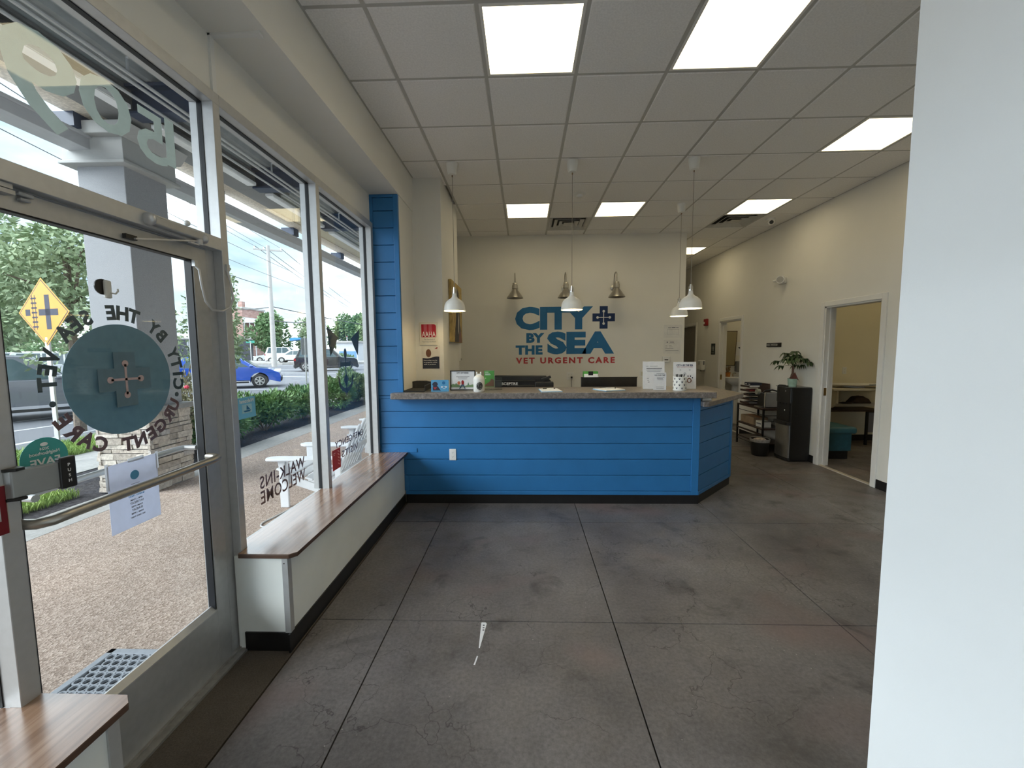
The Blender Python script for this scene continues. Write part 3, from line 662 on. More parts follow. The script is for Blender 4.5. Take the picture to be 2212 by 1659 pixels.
pA = Vector((1.727, CY, 0))+n45*.06-d45*.06; pB = Vector((1.727, CY, 0))+n45*.06+d45*(LS+.16)
lowp = [(1.729, 3.985), (1.785, 3.985), (pB.x, pB.y), (pB.x, 5.70), (1.95, 5.70), (1.95, 4.75), (1.729, 4.45)]
tag(obj('lower_countertop', MB().prism(lowp, 'z', .99, 1.04), counterm, bevel=.006), 'lower grey stone laminate countertop angled at the counter end', 'countertop')
t = thing('staff_desk', 'grey worktop behind the raised counter', 'desk', (.2, 4.8, 0))
obj('worktop', B(-.88, 1.9, 4.56, 5.25, .70, .74), counterm, t); obj('side_panel', B(-.88, -.85, 4.58, 5.2, 0, .70), blue, t); obj('side_panel', B(1.86, 1.89, 4.75, 5.2, 0, .70), blue, t)
# blue boarded panel above the bench
pn = sempty('wall_panel', 'narrow blue boarded wall panel beside the storefront window')
obj('backing', B(-1.50, -1.213, CY+.022, CY+.03, .53, 3.058), blue, pn)
zp = [1.078, 1.106, 1.264, 1.435, 1.60, 1.765, 1.928, 2.094, 2.255, 2.419, 2.582, 2.744, 2.905, 3.03]
for a_, b_ in zip(zp[1:-1], zp[2:]): obj('board', B(-1.50 if b_ < 2.75 else -1.46, -1.262, CY+.004, CY+.022, a_+.0025, b_-.0025), blue, pn, bevel=.003)
obj('trim_board', B(-1.262, -1.213, CY-.003, CY+.022, 1.14, 3.058), blue, pn, bevel=.003)
obj('trim_board', B(-1.50, -1.262, CY-.003, CY+.022, 3.03, 3.058), blue, pn, bevel=.003)
obj('trim_board', B(-1.50, -1.46, CY-.003, CY+.022, 2.75, 3.03), blue, pn, bevel=.003)
obj('board', B(-1.50, -1.215, CY+.004, CY+.022, 1.078, 1.1035), blue, pn)
obj('scribe_board', B(-1.455, -1.09, CY-.002, CY+.006, .53, .572), blue, pn, bevel=.002)

# counter outlet
def outlet(label, x, z, y, w_=.068, h_=.116, gang=1, m=whitep):
    t = thing('power_outlet', label, 'outlet', (x, y, z-h_/2))
    obj('cover_plate', B(x-w_*gang/2, x+w_*gang/2, y-.006, y, z-h_/2, z+h_/2), m, t, bevel=.003)
    for g in range(gang):
        gx = x+(g-(gang-1)/2)*w_*.72
        for s in (-1, 1):
            f = obj('receptacle', MB().prism([(gx+.016*math.cos(q), z+s*.022+.014*math.sin(q)) for q in np.linspace(0, 2*math.pi, 16, endpoint=False)], 'y', y-.008, y-.006), m, t)
            obj('slots', MB().box(gx-.007, gx-.005, y-.0086, y-.008, z+s*.022-.002, z+s*.022+.008).box(gx+.005, gx+.007, y-.0086, y-.008, z+s*.022-.002, z+s*.022+.008).box(gx-.002, gx+.002, y-.0086, y-.008, z+s*.022-.009, z+s*.022-.005), inkg, f)
    return t
outlet('white duplex power outlet on the blue counter front', -.728, .505, CY+.004)

# ================================================================== CEILING FIXTURES
def cell(i, k): return cx[i], Y0+k*T
LL = {(2, -6): 'unseen square ceiling light panel added behind the camera to light the entrance lobby', (2, -1): 'square ceiling light panel level with the far end of the entrance door, nearer the windows', (4, -1): 'square ceiling light panel beside the one nearest the storefront, in the same tile row', (7, 1): 'square ceiling light panel cut by the bright partition wall edge', (2, 4): 'square ceiling light panel behind the counter left of the ceiling vent', (4, 4): 'square ceiling light panel behind the counter right of the ceiling vent', (7, 4): 'square ceiling light panel touching the air vent by the right wall', (7, 8): 'square ceiling light panel in the corridor past the back wall'}  # lobby panel behind the camera is unseen, added for more interior light
cells = [(cell(i, k), LL[(i, k)]) for i, k in sorted(lights)]+[((4.9, 5.2), 'square ceiling light panel in the exam room nearer its doorway'), ((5.9, 5.2), 'unseen second square ceiling light panel added to brighten the exam room'), ((4.5, 7.7), 'square ceiling light panel in the restroom')]  # second exam room panel is unseen, added to brighten the walls there
for (x, y), lb in cells:
    t = thing('ceiling_light', lb, 'ceiling light', (x+T/2, y+T/2, CZ), group='square ceiling light panels')
    for a_ in ((x+.012, x+.030, y+.012, y+T-.012), (x+T-.030, x+T-.012, y+.012, y+T-.012), (x+.03, x+T-.03, y+.012, y+.03), (x+.03, x+T-.03, y+T-.03, y+T-.012)):
        obj('frame_bar', B(*a_, CZ-.004, CZ+.03), white, t)
    obj('diffuser', B(x+.03, x+T-.03, y+.03, y+T-.03, CZ+.002, CZ+.012), lightm, t)
for (i, k), lb in zip(sorted(vents), ('square ceiling air vent in front of the painted clinic name', 'square ceiling air vent next to the ceiling light by the right wall')):
    x, y = cell(i, k)
    t = thing('ceiling_vent', lb, 'air vent', (x+T/2, y+T/2, CZ))
    obj('duct_opening', B(x+.014, x+T-.014, y+.014, y+T-.014, CZ+.034, CZ+.04), mat('vent_dark', (.05, .05, .05), .8), t)
    vm = mat('vent_enamel', (.58, .57, .54), .5)
    for r0 in (.0, .075, .15):
        a0, a1 = .014+r0, .014+r0+.052
        mb = MB(); cxm, cym = x+T/2, y+T/2
        o_ = T/2-a0; i_ = T/2-a1
        vo = [(-o_, -o_), (o_, -o_), (o_, o_), (-o_, o_)]; vi = [(-i_, -i_), (i_, -i_), (i_, i_), (-i_, i_)]
        vs_ = [(cxm+p, cym+q, CZ-.004) for p, q in vo]+[(cxm+p, cym+q, CZ+.026) for p, q in vi]+[(cxm+p, cym+q, CZ) for p, q in vo]+[(cxm+p, cym+q, CZ+.030) for p, q in vi]
        fs_ = []
        for q in range(4):
            n_ = (q+1) % 4; fs_ += [(q, n_, 4+n_, 4+q), (8+n_, 8+q, 12+q, 12+n_), (q, 8+q, 8+n_, n_), (4+q, 4+n_, 12+n_, 12+q)]
        obj('louver', mb.add(vs_, fs_), vm, t)
    obj('centre_plate', B(x+T/2-.07, x+T/2+.07, y+T/2-.07, y+T/2+.07, CZ-.004, CZ), vm, t)
t = thing('smoke_detector', 'round white smoke detector on the ceiling tiles', 'smoke detector', (.673, 5.12, CZ))
obj('base', MB().lathe([(.075, -.006), (.078, -.012), (.062, -.02), (.0, -.02)], (.673, 5.12, CZ), 28), whitep, t, smooth=True)
obj('sensor', MB().lathe([(.042, -.02), (.036, -.045), (.0, -.048)], (.673, 5.12, CZ), 20), whitep, t, smooth=True)
t = thing('security_camera', 'white dome security camera on the ceiling by the right wall', 'camera', (3.56, 6.2, CZ))
obj('mount', MB().lathe([(.06, -.006), (.06, -.03), (.05, -.038), (0, -.038)], (3.56, 6.2, CZ), 24), whitep, t, smooth=True)
obj('ball', MB().ball((3.555, 6.17, CZ-.062), .045), whitep, t, smooth=True)
obj('lens', MB().cyl((3.535, 6.135, CZ-.075), (3.528, 6.12, CZ-.08), .026, n=20), black, t, smooth=True)

# pendants
def pendant(loc, label, zb):
    t = thing('pendant_lamp', label, 'pendant lamp', loc, group='pendant lamps over the counter')
    h = CZ-zb      # local z=0 at the ceiling
    obj('ceiling_cup', MB().lathe([(.058, -.006), (.056, -.03), (.045, -.098), (.036, -.112), (.012, -.118), (0, -.118)], n=28), whitee, t, smooth=True, world=False)
    obj('cord', MB().tube([(0, 0, -.11), (0, 0, -h+.235)], .0028, 6), mat('cord_taupe', (.30, .27, .24), .6), t, world=False)
    obj('cord_grip', MB().cyl((0, 0, -.118), (0, 0, -.135), .006, n=10), mat('brass_dark', (.25, .16, .10), .4, metal=.8), t, world=False, smooth=True)
    obj('lamp_holder', MB().lathe([(.005, .245), (.013, .24), (.015, .19), (.020, .19), (.020, .178), (0, .178)], (0, 0, -h), 18), chrome, t, world=False, smooth=True)
    obj('holder_clip', MB().box(-.022, -.018, -.003, .003, -h+.165, -h+.222).box(.018, .022, -.003, .003, -h+.165, -h+.222).box(-.022, .022, -.003, .003, -h+.22, -h+.224), chrome, t, world=False)
    sh = obj('shade', MB().lathe([(.016, .180), (.021, .178), (.024, .150), (.034, .132), (.062, .115), (.088, .092), (.103, .060), (.110, .006), (.112, .0), (.109, .0)], (0, 0, -h), 40), whitee, t, world=False, smooth=True)
    obj('shade_lining', MB().lathe([(.109, .0), (.107, .006), (.100, .058), (.085, .090), (.060, .112), (.032, .128), (.0, .132)], (0, 0, -h), 40), shadein, sh, world=False, smooth=True)
    obj('bulb', MB().ball((0, 0, -h+.062), (.032, .032, .04)), bulbm, t, world=False, smooth=True)
    return t
p1 = pendant((-.712, 4.245, CZ), 'white metal pendant lamp over the countertop in front of the canvas painting', 1.956)
for loc, lb in (((.486, 4.245), 'white metal pendant lamp over the countertop in front of the middle wall lamp'), ((1.678, 4.245), 'white metal pendant lamp over the countertop above the paw notice')): dup(p1, (*loc, CZ), 0, lb)
pp = pendant((2.042, 5.535, CZ), 'white metal pendant lamp hanging behind the counter near the back wall edge', 1.98)

# ================================================================== BACK WALL
YB = 6.87
sg = thing('clinic_sign', 'large painted clinic name lettering on the back wall', 'sign', (.67, YB, 1.319))
def wl(s, x0, x1, z0, z1, m, space=1., off=.035):
    # one object for each letter, laid out in the given box
    V, F = glyphs(s, off, space); lo = V.min(0); hi = V.max(0)
    mbs = {}
    # group faces into letters by connected vertices
    par = list(range(len(V)))
    def fd(a):
        while par[a] != a: par[a] = par[par[a]]; a = par[a]
        return a
    for f in F:
        for q in f[1:]: par[fd(q)] = fd(f[0])
    grp = {}
    for f in F: grp.setdefault(fd(f[0]), []).append(f)
    for g, fs in grp.items():
        idx = sorted({q for f in fs for q in f}); mp_ = {q: n for n, q in enumerate(idx)}
        pts = [(x0+(V[q][0]-lo[0])/(hi[0]-lo[0])*(x1-x0), z0+(V[q][1]-lo[1])/(hi[1]-lo[1])*(z1-z0)) for q in idx]
        n = len(pts); ed = {}
        fl_ = [tuple(mp_[q] for q in f) for f in fs]
        for f in fl_:
            for i in range(len(f)): ed[(f[i], f[(i+1) % len(f)])] = 1
        side = [(b, a, a+n, b+n) for (a, b) in ed if (b, a) not in ed]
        obj('letter', MB().add([(x, YB-.002, z) for x, z in pts]+[(x, YB, z) for x, z in pts], fl_+[tuple(i+n for i in reversed(f)) for f in fl_]+side), m, sg)
wl('CITY', -.149, 1.134, 1.878, 2.262, logo, 1.02, .06)
wl('BY', .035, .335, 1.668, 1.829, logo, 1.0, .055); wl('THE', -.144, .304, 1.472, 1.626, logo, 1.06, .055); wl('SEA', .381, 1.487, 1.474, 1.850, logo, 1.02, .06)
wl('VET URGENT CARE', -.141, 1.501, 1.322, 1.424, red, 1.34, .04)
def crossy(mb, x, z, a, wd, y0, y1):
    p = [(-wd, a), (wd, a), (wd, wd), (a, wd), (a, -wd), (wd, -wd), (wd, -a), (-wd, -a), (-wd, -wd), (-a, -wd), (-a, wd), (-wd, wd)]
    return mb.prism([(x+u, z+v) for u, v in p], 'y', y0, y1)
cr = obj('cross', crossy(MB(), 1.310, 2.075, .184, .066, YB-.002, YB), navy, sg)
bn = MB().box(1.31-.095, 1.31+.095, YB-.0035, YB-.002, 2.069, 2.081).box(1.304, 1.316, YB-.0035, YB-.002, 1.98, 2.17)
for u, v in ((.1, 0), (-.1, 0), (0, .1), (0, -.1)): bn.disc((1.31+u, YB-.002, 2.075+v), .021, FX, FZ, 20, .0015)
obj('bones', bn, vinylw, cr)
def sconce(x, label):
    t = thing('wall_sconce', label, 'wall lamp', (x, YB, 2.55), group='gooseneck wall lamps over the clinic name')
    obj('wall_plate', MB().tube([(0, 0, 0), (0, -.012, 0), (0, -.022, 0)], [.048, .048, .03], 24), nickel, t, world=False, smooth=True)
    arm = [(0, -.02, 0), (0, -.05, .03), (0, -.06, .09), (0, -.07, .14)]+[(0, -.165+.095*math.cos(q), .15+.075*math.sin(q)) for q in np.linspace(.1, math.pi, 12)]+[(0, -.26, .10), (0, -.26, .05)]
    obj('gooseneck', MB().tube(arm, .0085, 10), nickel, t, world=False, smooth=True)
    obj('collar', MB().lathe([(.0, .06), (.034, .06), (.037, .055), (.037, .03), (.044, .026), (.047, -.03), (.040, -.035), (0, -.035)], (0, -.26, 0), 24), nickel, t, world=False, smooth=True)
    obj('shade', MB().lathe([(.036, -.033), (.045, -.05), (.088, -.11), (.126, -.165), (.133, -.178), (.131, -.181), (.124, -.166), (.086, -.112), (.043, -.053), (.03, -.036)], (0, -.26, 0), 36), nickel, t, world=False, smooth=True)
    return t
s1 = sconce(-.143, 'brushed nickel gooseneck wall lamp above the first letter of the clinic name')
for x, lb in ((.663, 'brushed nickel gooseneck wall lamp behind a white pendant shade'), (1.462, 'brushed nickel gooseneck wall lamp above the navy cross')): dup(s1, (x, YB, 2.55), 0, lb)
outlet('double white power outlet with a plugged-in cord on the back wall', .763, 1.112, YB, w_=.06, h_=.125, gang=2)
t = thing('appliance_lead', 'thin dark power cord hanging from the double outlet on the back wall', 'cord', (.785, YB-.02, .76))
obj('plug', B(.77, .80, YB-.035, YB-.009, 1.075, 1.105), black, t, bevel=.004); obj('cable', MB().tube([(.785, YB-.03, 1.08), (.783, YB-.03, 1.0), (.788, YB-.025, .9), (.785, YB-.02, .76)], .004, 6), wire, t, smooth=True)
t = thing('wall_switch', 'double white wall switch plate on the back wall', 'switch', (1.966, YB, 1.08))
obj('cover_plate', B(1.908, 2.026, YB-.007, YB, 1.083, 1.205), whitep, t, bevel=.003); obj('rocker', B(1.93, 1.962, YB-.012, YB-.006, 1.11, 1.178), mat('rocker_cream', (.62, .60, .52), .4), t, bevel=.002); obj('jack', B(1.985, 2.0, YB-.009, YB-.006, 1.13, 1.15), inkg, t)
def wallpaper_(name, label, x0, x1, z0, z1, lines):
    t = thing(name, label, 'notice', ((x0+x1)/2, YB, z0))
    obj('sheet', B(x0, x1, YB-.002, YB-.0005, z0, z1), mat('wall_sheet', (.74, .73, .70), .7), t)
    for (a, b, z, h) in lines: obj('printed_line', B(x0+a, x0+b, YB-.0026, YB-.002, z0+z, z0+z+h), inkg, t)
wallpaper_('wall_notice', 'white paper with an outlined box pinned high on the back wall', 2.294, 2.593, 1.727, 1.942, [(.07, .12, .165, .008), (.13, .19, .165, .012), (.2, .24, .165, .008), (.06, .245, .14, .002), (.06, .062, .06, .08), (.243, .245, .06, .08), (.06, .245, .06, .002)])
wallpaper_('wall_notice', 'white printed form pinned beneath the boxed paper on the back wall', 2.297, 2.575, 1.469, 1.70, [(.05, .07, .18, .02), (.10, .17, .185, .012), (.09, .18, .165, .004), (.03, .06, .13, .006), (.09, .13, .13, .006), (.03, .06, .11, .006), (.09, .15, .11, .006), (.03, .16, .085, .005), (.03, .245, .05, .007)])
t = thing('thermostat', 'small white thermostat on the back wall under the pinned forms', 'thermostat', (2.34, YB, 1.33))
obj('housing', B(2.278, 2.40, YB-.025, YB, 1.33, 1.428), whitep, t, bevel=.006); obj('display', B(2.31, 2.37, YB-.0265, YB-.025, 1.365, 1.378), black, t)
# column pictures
t = thing('accreditation_plaque', 'clear plaque with a red square emblem on the column wall', 'plaque', (-1.06, 4.57, 1.616))
obj('panel', B(-1.163, -.962, 4.558, 4.568, 1.616, 1.866), mat('plaque_clear', (.74, .70, .62), .25, n=(9, .02)), t, bevel=.002)
em = [(-1.142, 1.702), (-.978, 1.702), (-.978, 1.82)]+[(-1.003+.025*math.cos(q), 1.82+.025*math.sin(q)) for q in np.linspace(.2, math.pi/2, 6)]+[(-1.142, 1.845)]
ep = obj('emblem', MB().prism(em, 'y', 4.5565, 4.558), mat('emblem_red', S(178, 22, 40), .35), t)
for a_ in (-1.115, -1.06): obj('emblem_band', B(a_, a_+.035, 4.5558, 4.5565, 1.73, 1.845), mat('emblem_pink', S(190, 90, 100), .35), ep)
text('emblem_lettering', 'AAHA', (-1.136, 4.5558, 1.706), FX, FZ, vinylw, ep, w=.153, h=.058, off=.0)
text('plaque_lettering', 'The Standard of', (-1.115, 4.558, 1.668), FX, FZ, inkg, t, w=.12, h=.018, off=.005); text('plaque_lettering', 'Veterinary Excellence', (-1.135, 4.558, 1.642), FX, FZ, inkg, t, w=.155, h=.018, off=.005)
t = thing('recording_notice', 'notice with a dark lower half about recording on the column wall', 'notice', (-1.045, 4.57, 1.342))
obj('sheet', B(-1.148, -.94, 4.5675, 4.569, 1.342, 1.605), mat('notice_sheet', (.74, .71, .66), .5), t)
obj('dark_field', MB().prism([(-1.138, 1.352), (-.95, 1.352), (-.95, 1.485)]+[(-.95-.188*q/8, 1.485+.006*math.sin(q*.9)-.018*q/8) for q in range(1, 9)], 'y', 4.5665, 4.5675), mat('notice_navy', S(42, 46, 62), .5), t)
for k, s in enumerate(('Recording may be', 'in progress while', 'staff is present')): text('notice_lettering', s, (-1.125, 4.5663, 1.437-k*.022), FX, FZ, vinylw, t, w=(.15, .15, .135)[k], h=.014, off=.012)
obj('drawing', MB().prism([(-1.07+.030*math.cos(q), 1.525+.045*math.sin(q)) for q in np.linspace(0, 2*math.pi, 20, endpoint=False)], 'y', 4.567, 4.5678), brownp, t)
obj('mark', MB().prism([(-1.0, 1.575), (-.975, 1.59), (-.965, 1.59), (-.972, 1.575)], 'y', 4.567, 4.5678), redp, t)
t = thing('canvas_painting', 'tall narrow canvas painting of a dark figure on the column side', 'painting', (-.88, 5.3, 1.656))
obj('canvas', B(-.897, -.862, 4.93, 5.72, 1.656, 2.40), mat('canvas_ochre', (.46, .33, .12), .7, n=(14, .35)), t, bevel=.003)
fg = [(5.12, 1.66), (5.15, 1.80), (5.22, 1.95), (5.25, 2.12), (5.28, 2.28), (5.36, 2.34), (5.46, 2.30), (5.50, 2.15), (5.52, 1.95), (5.60, 1.80), (5.64, 1.66)]
f_ = obj('painted_figure', MB().prism(fg, 'x', -.8622, -.861), mat('paint_dark_grey', (.06, .055, .055), .6, n=(18, .4)), t)
obj('painted_highlight', MB().prism([(5.36, 1.80), (5.43, 1.76), (5.46, 1.95), (5.42, 2.05), (5.37, 1.95)], 'x', -.861, -.8602), mat('paint_pale', (.45, .42, .38), .6), f_); obj('painted_ground', MB().prism([(5.40, 1.66), (5.66, 1.66), (5.62, 1.78), (5.5, 1.82)], 'x', -.861, -.8602), mat('paint_rust', (.22, .11, .08), .6), f_)
t = thing('wall_cabinet', 'white wall-hung box in the niche behind the column', 'cabinet', (-1.06, 6.2, 1.38))
obj('box', B(-1.15, -1.0, 5.98, 6.45, 1.385, 2.15), white, t, bevel=.004); obj('door_panel', B(-1.0, -.99, 6.0, 6.43, 1.40, 2.135), white, t); obj('latch', B(-.99, -.975, 6.38, 6.41, 1.40, 1.43), steel, t)

# ================================================================== ON THE COUNTER
ZT = 1.14
t = thing('letter_tray', 'black wire mesh letter tray on the raised countertop', 'tray', (-1.12, 4.25, ZT))
mesh_ = mat('black_mesh', (.018, .016, .016), .5, n=(300, .5), alpha=.72)
obj('tray_floor', B(-1.235, -1.0, 4.07, 4.40, ZT+.012, ZT+.015), mesh_, t)
for x_ in (-1.235, -1.0): obj('side_mesh', MB().prism([(4.07, ZT+.012), (4.40, ZT+.012), (4.40, ZT+.075), (4.07, ZT+.062)], 'x', x_-.001, x_+.001), mesh_, t)
obj('back_mesh', MB().prism([(-1.235, ZT+.012), (-1.0, ZT+.012), (-1.0, ZT+.07), (-1.06, ZT+.085), (-1.17, ZT+.085), (-1.235, ZT+.07)], 'y', 4.399, 4.401), mesh_, t)
obj('wire_rim', MB().tube([(-1.235, 4.07, ZT+.062), (-1.235, 4.40, ZT+.072), (-1.17, 4.40, ZT+.086), (-1.06, 4.40, ZT+.086), (-1.0, 4.40, ZT+.072), (-1.0, 4.07, ZT+.062)], .004, 6), black, t, smooth=True)
obj('wire_front', MB().tube([(-1.235, 4.07, ZT+.062), (-1.24, 4.062, ZT+.05), (-1.24, 4.06, ZT+.01), (-1.22, 4.058, ZT+.004), (-1.01, 4.058, ZT+.004), (-.995, 4.06, ZT+.01), (-.995, 4.062, ZT+.05), (-1.0, 4.07, ZT+.062)], .004, 6), black, t, smooth=True)
def standcard(name, label, cat, x0, x1, y, h, m, tilt=.06, rz=0, th=.004):
    # a card standing on the countertop, leaning back a little; local x to the right, y back, z up
    t = thing(name, label, cat, ((x0+x1)/2, y, ZT), rz)
    hw = (x1-x0)/2; Mx = Matrix.Rotation(-tilt, 4, 'X')
    obj('card', MB().box(-hw, hw, 0, th, 0.0005, h, Mx), m, t, world=False)
    return t, hw, Mx
def oncard(t, name, mb, Mx, m, dy=-.0008):
    mb.v = [tuple(Mx @ Vector((p[0], p[1]+dy, p[2]))) for p in mb.v]; return obj(name, mb, m, t, world=False)
t, hw, Mx = standcard('photo_card', 'light blue card with a black dog standing by the letter tray', 'card', -.942, -.765, 4.10, .118, bluec, .05, R(3))
dog = [(-.07, .012), (-.035, .012), (-.005, .012), (.01, .006), (-.015, .045), (-.028, .06), (-.020, .075), (-.03, .095), (-.05, .1), (-.068, .092), (-.078, .072), (-.068, .06), (-.072, .04)]
oncard(t, 'dog_print', MB().prism(dog, 'y', -.0005, 0), Mx, ink); oncard(t, 'bandana_print', MB().prism([(-.067, .044), (-.028, .044), (-.05, .02)], 'y', -.0009, -.0004), Mx, red)
oncard(t, 'seal_print', MB().disc((.038, 0, .088), .016, FX, FZ, 24, .0005), Mx, logo)
for k, (a_, b_, z_) in enumerate(((.01, .035, .05), (.045, .072, .05), (.01, .03, .04), (.05, .07, .04), (.03, .056, .028))): oncard(t, 'printed_line', MB().box(a_, b_, -.0005, 0, z_, z_+.005), Mx, vinylw)
t, hw, Mx = standcard('framed_certificate', 'black framed clinic picture of a woman hiking with a backpack', 'picture', -.775, -.513, 4.245, .205, paper, .06, 0)
for a_ in ((-.131, .131, .0, .008), (-.131, .131, .197, .205), (-.131, -.123, 0, .205), (.123, .131, 0, .205)): oncard(t, 'frame_bar', MB().box(a_[0], a_[1], -.008, .006, a_[2], a_[3]), Mx, black, 0)
oncard(t, 'heading_print', text_into(MB(), 'CITY + BY THE SEA', (-.062, 0, .172), FX, FZ, w=.124, h=.014, off=.02), Mx, ink)
for k, (a_, b_) in enumerate(((-.068, .07), (-.05, .05), (-.045, .045))): oncard(t, 'printed_line', MB().box(a_, b_, -.0005, 0, .138-k*.011, .142-k*.011), Mx, inkg)
hl = [(-.123, .03), (.123, .03), (.123, .055), (.10, .06), (.08, .052), (.06, .058), (.03, .045), (0, .04), (-.03, .05), (-.055, .062), (-.07, .075), (-.08, .06), (-.1, .066), (-.123, .056)]
oncard(t, 'hills_print', MB().prism(hl, 'y', -.0006, 0), Mx, mat('hill_print', S(120, 150, 110), .6))
oncard(t, 'tree_print', MB().prism([(.05, .055), (.066, .055), (.058, .085)], 'y', -.0009, 0), Mx, mat('tree_print', S(70, 120, 90), .6))
oncard(t, 'hiker_print', MB().prism([(-.012, .06), (.012, .06), (.014, .085), (.008, .10), (-.004, .105), (-.014, .09)], 'y', -.0012, 0), Mx, redp)
oncard(t, 'backpack_print', MB().prism([(-.04+.016*math.cos(q), .075+.018*math.sin(q)) for q in np.linspace(0, 2*math.pi, 14, endpoint=False)], 'y', -.001, 0), Mx, mat('pack_print', S(205, 120, 85), .6))
oncard(t, 'trousers_print', MB().prism([(-.012, .06), (.012, .06), (.03, .016), (.02, .014), (.002, .045), (-.03, .012), (-.038, .018)], 'y', -.0011, 0), Mx, mat('trouser_print', S(70, 95, 120), .6))
t = thing('treat_jar', 'white ceramic jar with a black round anchor badge', 'jar', (-.457, 4.10, ZT))
obj('jar_body', MB().lathe([(.0, 0), (.054, 0), (.057, .004), (.057, .115), (.056, .12), (.058, .122), (.057, .128), (.046, .15), (.03, .163), (.0, .166)], n=36), whitee, t, smooth=True, world=False)
obj('lid_knob', MB().tube([(-.02, 0, .155), (-.02, 0, .19)], .007, 10).ball((-.02, 0, .19), .008).tube([(.02, 0, .155), (.02, 0, .19)], .007, 10).ball((.02, 0, .19), .008).tube([(-.02, 0, .17), (.02, 0, .17)], .008, 10), whitee, t, smooth=True, world=False)
def curved(mb, r, cx_, cz_):   # wrap a flat print round the jar
    mb.v = [(r*math.sin((p[0]+cx_)/r)*(1+p[1]*-1), -r*math.cos((p[0]+cx_)/r)*(1-p[1]), p[2]+cz_) for p in mb.v]; return mb
bv, bf = [(0, -.02, .06)], []
for k in range(1, 7):
    for j in range(24): q = 2*math.pi*j/24; bv.append((.034*k/6*math.cos(q), -.02, .06+.040*k/6*math.sin(q)))
for j in range(24): bf.append((0, 1+j, 1+(j+1) % 24))
for k in range(1, 6):
    for j in range(24): bf.append((1+(k-1)*24+j, 1+k*24+j, 1+k*24+(j+1) % 24, 1+(k-1)*24+(j+1) % 24))
obj('badge', curved(MB().add([(x, .012, z) for x, y, z in bv], bf), .0577, .012, 0), black, t, world=False)
am = MB()
for (a_, b_, c_, d_) in ((.009, .015, .035, .085), (0, .024, .072, .077)):
    am.add([(a_, .02, c_), (b_, .02, c_), (b_, .02, d_), (a_, .02, d_)], [(0, 1, 2, 3)])
for q in range(10):
    q0, q1 = [-math.pi*.95+math.pi*.9*u/10 for u in (q, q+1)]
    am.add([(.012+r_*math.cos(qq), .02, .052+r_*math.sin(qq)) for r_, qq in ((.014, q0), (.019, q0), (.019, q1), (.014, q1))], [(0, 1, 2, 3)])
obj('badge_anchor', curved(am, .0577, 0, 0), vinylw, t, world=False)
t = thing('brochure_holder', 'green brochure in a clear acrylic stand behind the white jar', 'brochure', (-.36, 4.25, ZT))
obj('brochure', B(-.42, -.315, 4.265, 4.268, ZT+.03, ZT+.20), green, t); obj('brochure_photo', MB().prism([(-.41, ZT+.035), (-.318, ZT+.035), (-.318, ZT+.10), (-.345, ZT+.12), (-.36, ZT+.09), (-.41, ZT+.055)], 'y', 4.264, 4.265), brownp, t)
for k, (a_, b_, z_) in enumerate(((-.41, -.375, .182), (-.41, -.36, .165), (-.41, -.352, .155), (-.41, -.40, .12))): obj('printed_line', B(a_, b_, 4.2644, 4.265, ZT+z_, ZT+z_+.005), vinylw, t)
obj('acrylic_stand', MB().box(-.425, -.31, 4.258, 4.260, ZT, ZT+.205).box(-.425, -.31, 4.272, 4.274, ZT, ZT+.205).box(-.425, -.31, 4.23, 4.31, ZT, ZT+.003), acrylic, t)
t = thing('acrylic_pocket', 'small empty clear acrylic pocket beside the green brochure', 'holder', (-.27, 4.28, ZT))
obj('pocket', MB().box(-.31, -.235, 4.27, 4.272, ZT, ZT+.10).box(-.31, -.235, 4.30, 4.302, ZT, ZT+.13).box(-.31, -.308, 4.27, 4.302, ZT, ZT+.10).box(-.237, -.235, 4.27, 4.302, ZT, ZT+.10).box(-.31, -.235, 4.27, 4.302, ZT, ZT+.002), acrylic, t)
def clipboard(label, pts, pz, penc, group=None):
    t = thing('clipboard', label, 'clipboard', (sum(p[0] for p in pts)/4, sum(p[1] for p in pts)/4, ZT))
    c = Vector((sum(p[0] for p in pts)/4, sum(p[1] for p in pts)/4, 0))
    obj('board', MB().plate([(x, y, ZT+.0005) for x, y in pts], .003), bluec, t)
    sh_ = [((x-c.x)*.94+c.x, (y-c.y)*.94+c.y, ZT+.0036) for x, y in pts]
    obj('paper_stack', MB().plate(sh_, .006), paper, t)
    cl_ = (Vector(pts[2])+Vector(pts[3]))/2; d = (Vector(pts[2])-Vector(pts[3])).normalized(); n_ = Vector((-d.y, d.x))
    e_ = cl_-n_*.02
    obj('clip', MB().plate([(*(e_-d*.05+n_*-.012), ZT+.0096), (*(e_+d*.05+n_*-.012), ZT+.0096), (*(e_+d*.05+n_*.014), ZT+.0096), (*(e_-d*.05+n_*.014), ZT+.0096)], .008), chrome, t, bevel=.002)
    return t
clipboard('clipboard of white forms with a black-tipped marker on the countertop', [(.165, 3.985), (.375, 4.02), (.345, 4.31), (.145, 4.29)], 0, 0)
clipboard('clipboard of white forms turned askew beside the low black screen', [(.80, 4.03), (1.02, 4.14), (.955, 4.36), (.70, 4.26)], 0, 0)
def pen(label, a, b, m1):
    a = Vector(a); b = Vector(b); d = b-a
    t = thing('marker_pen', label, 'pen', tuple((a+b)/2-Vector((0, 0, .005))))
    obj('barrel', MB().cyl(a+d*.3, b-d*.12, .005, n=10), whitep, t, smooth=True); obj('cap', MB().cyl(a, a+d*.3, .0056, n=10), m1, t, smooth=True); obj('end_plug', MB().cyl(b-d*.12, b, .0052, n=10), black, t, smooth=True)
pen('marker pen with a black cap lying on the clipboard nearer the white jar', (.19, 4.20, ZT+.0155), (.315, 4.235, ZT+.0155), black)
pen('white capped marker pen lying on the askew clipboard', (.83, 4.21, ZT+.0155), (.94, 4.245, ZT+.0155), whitep)
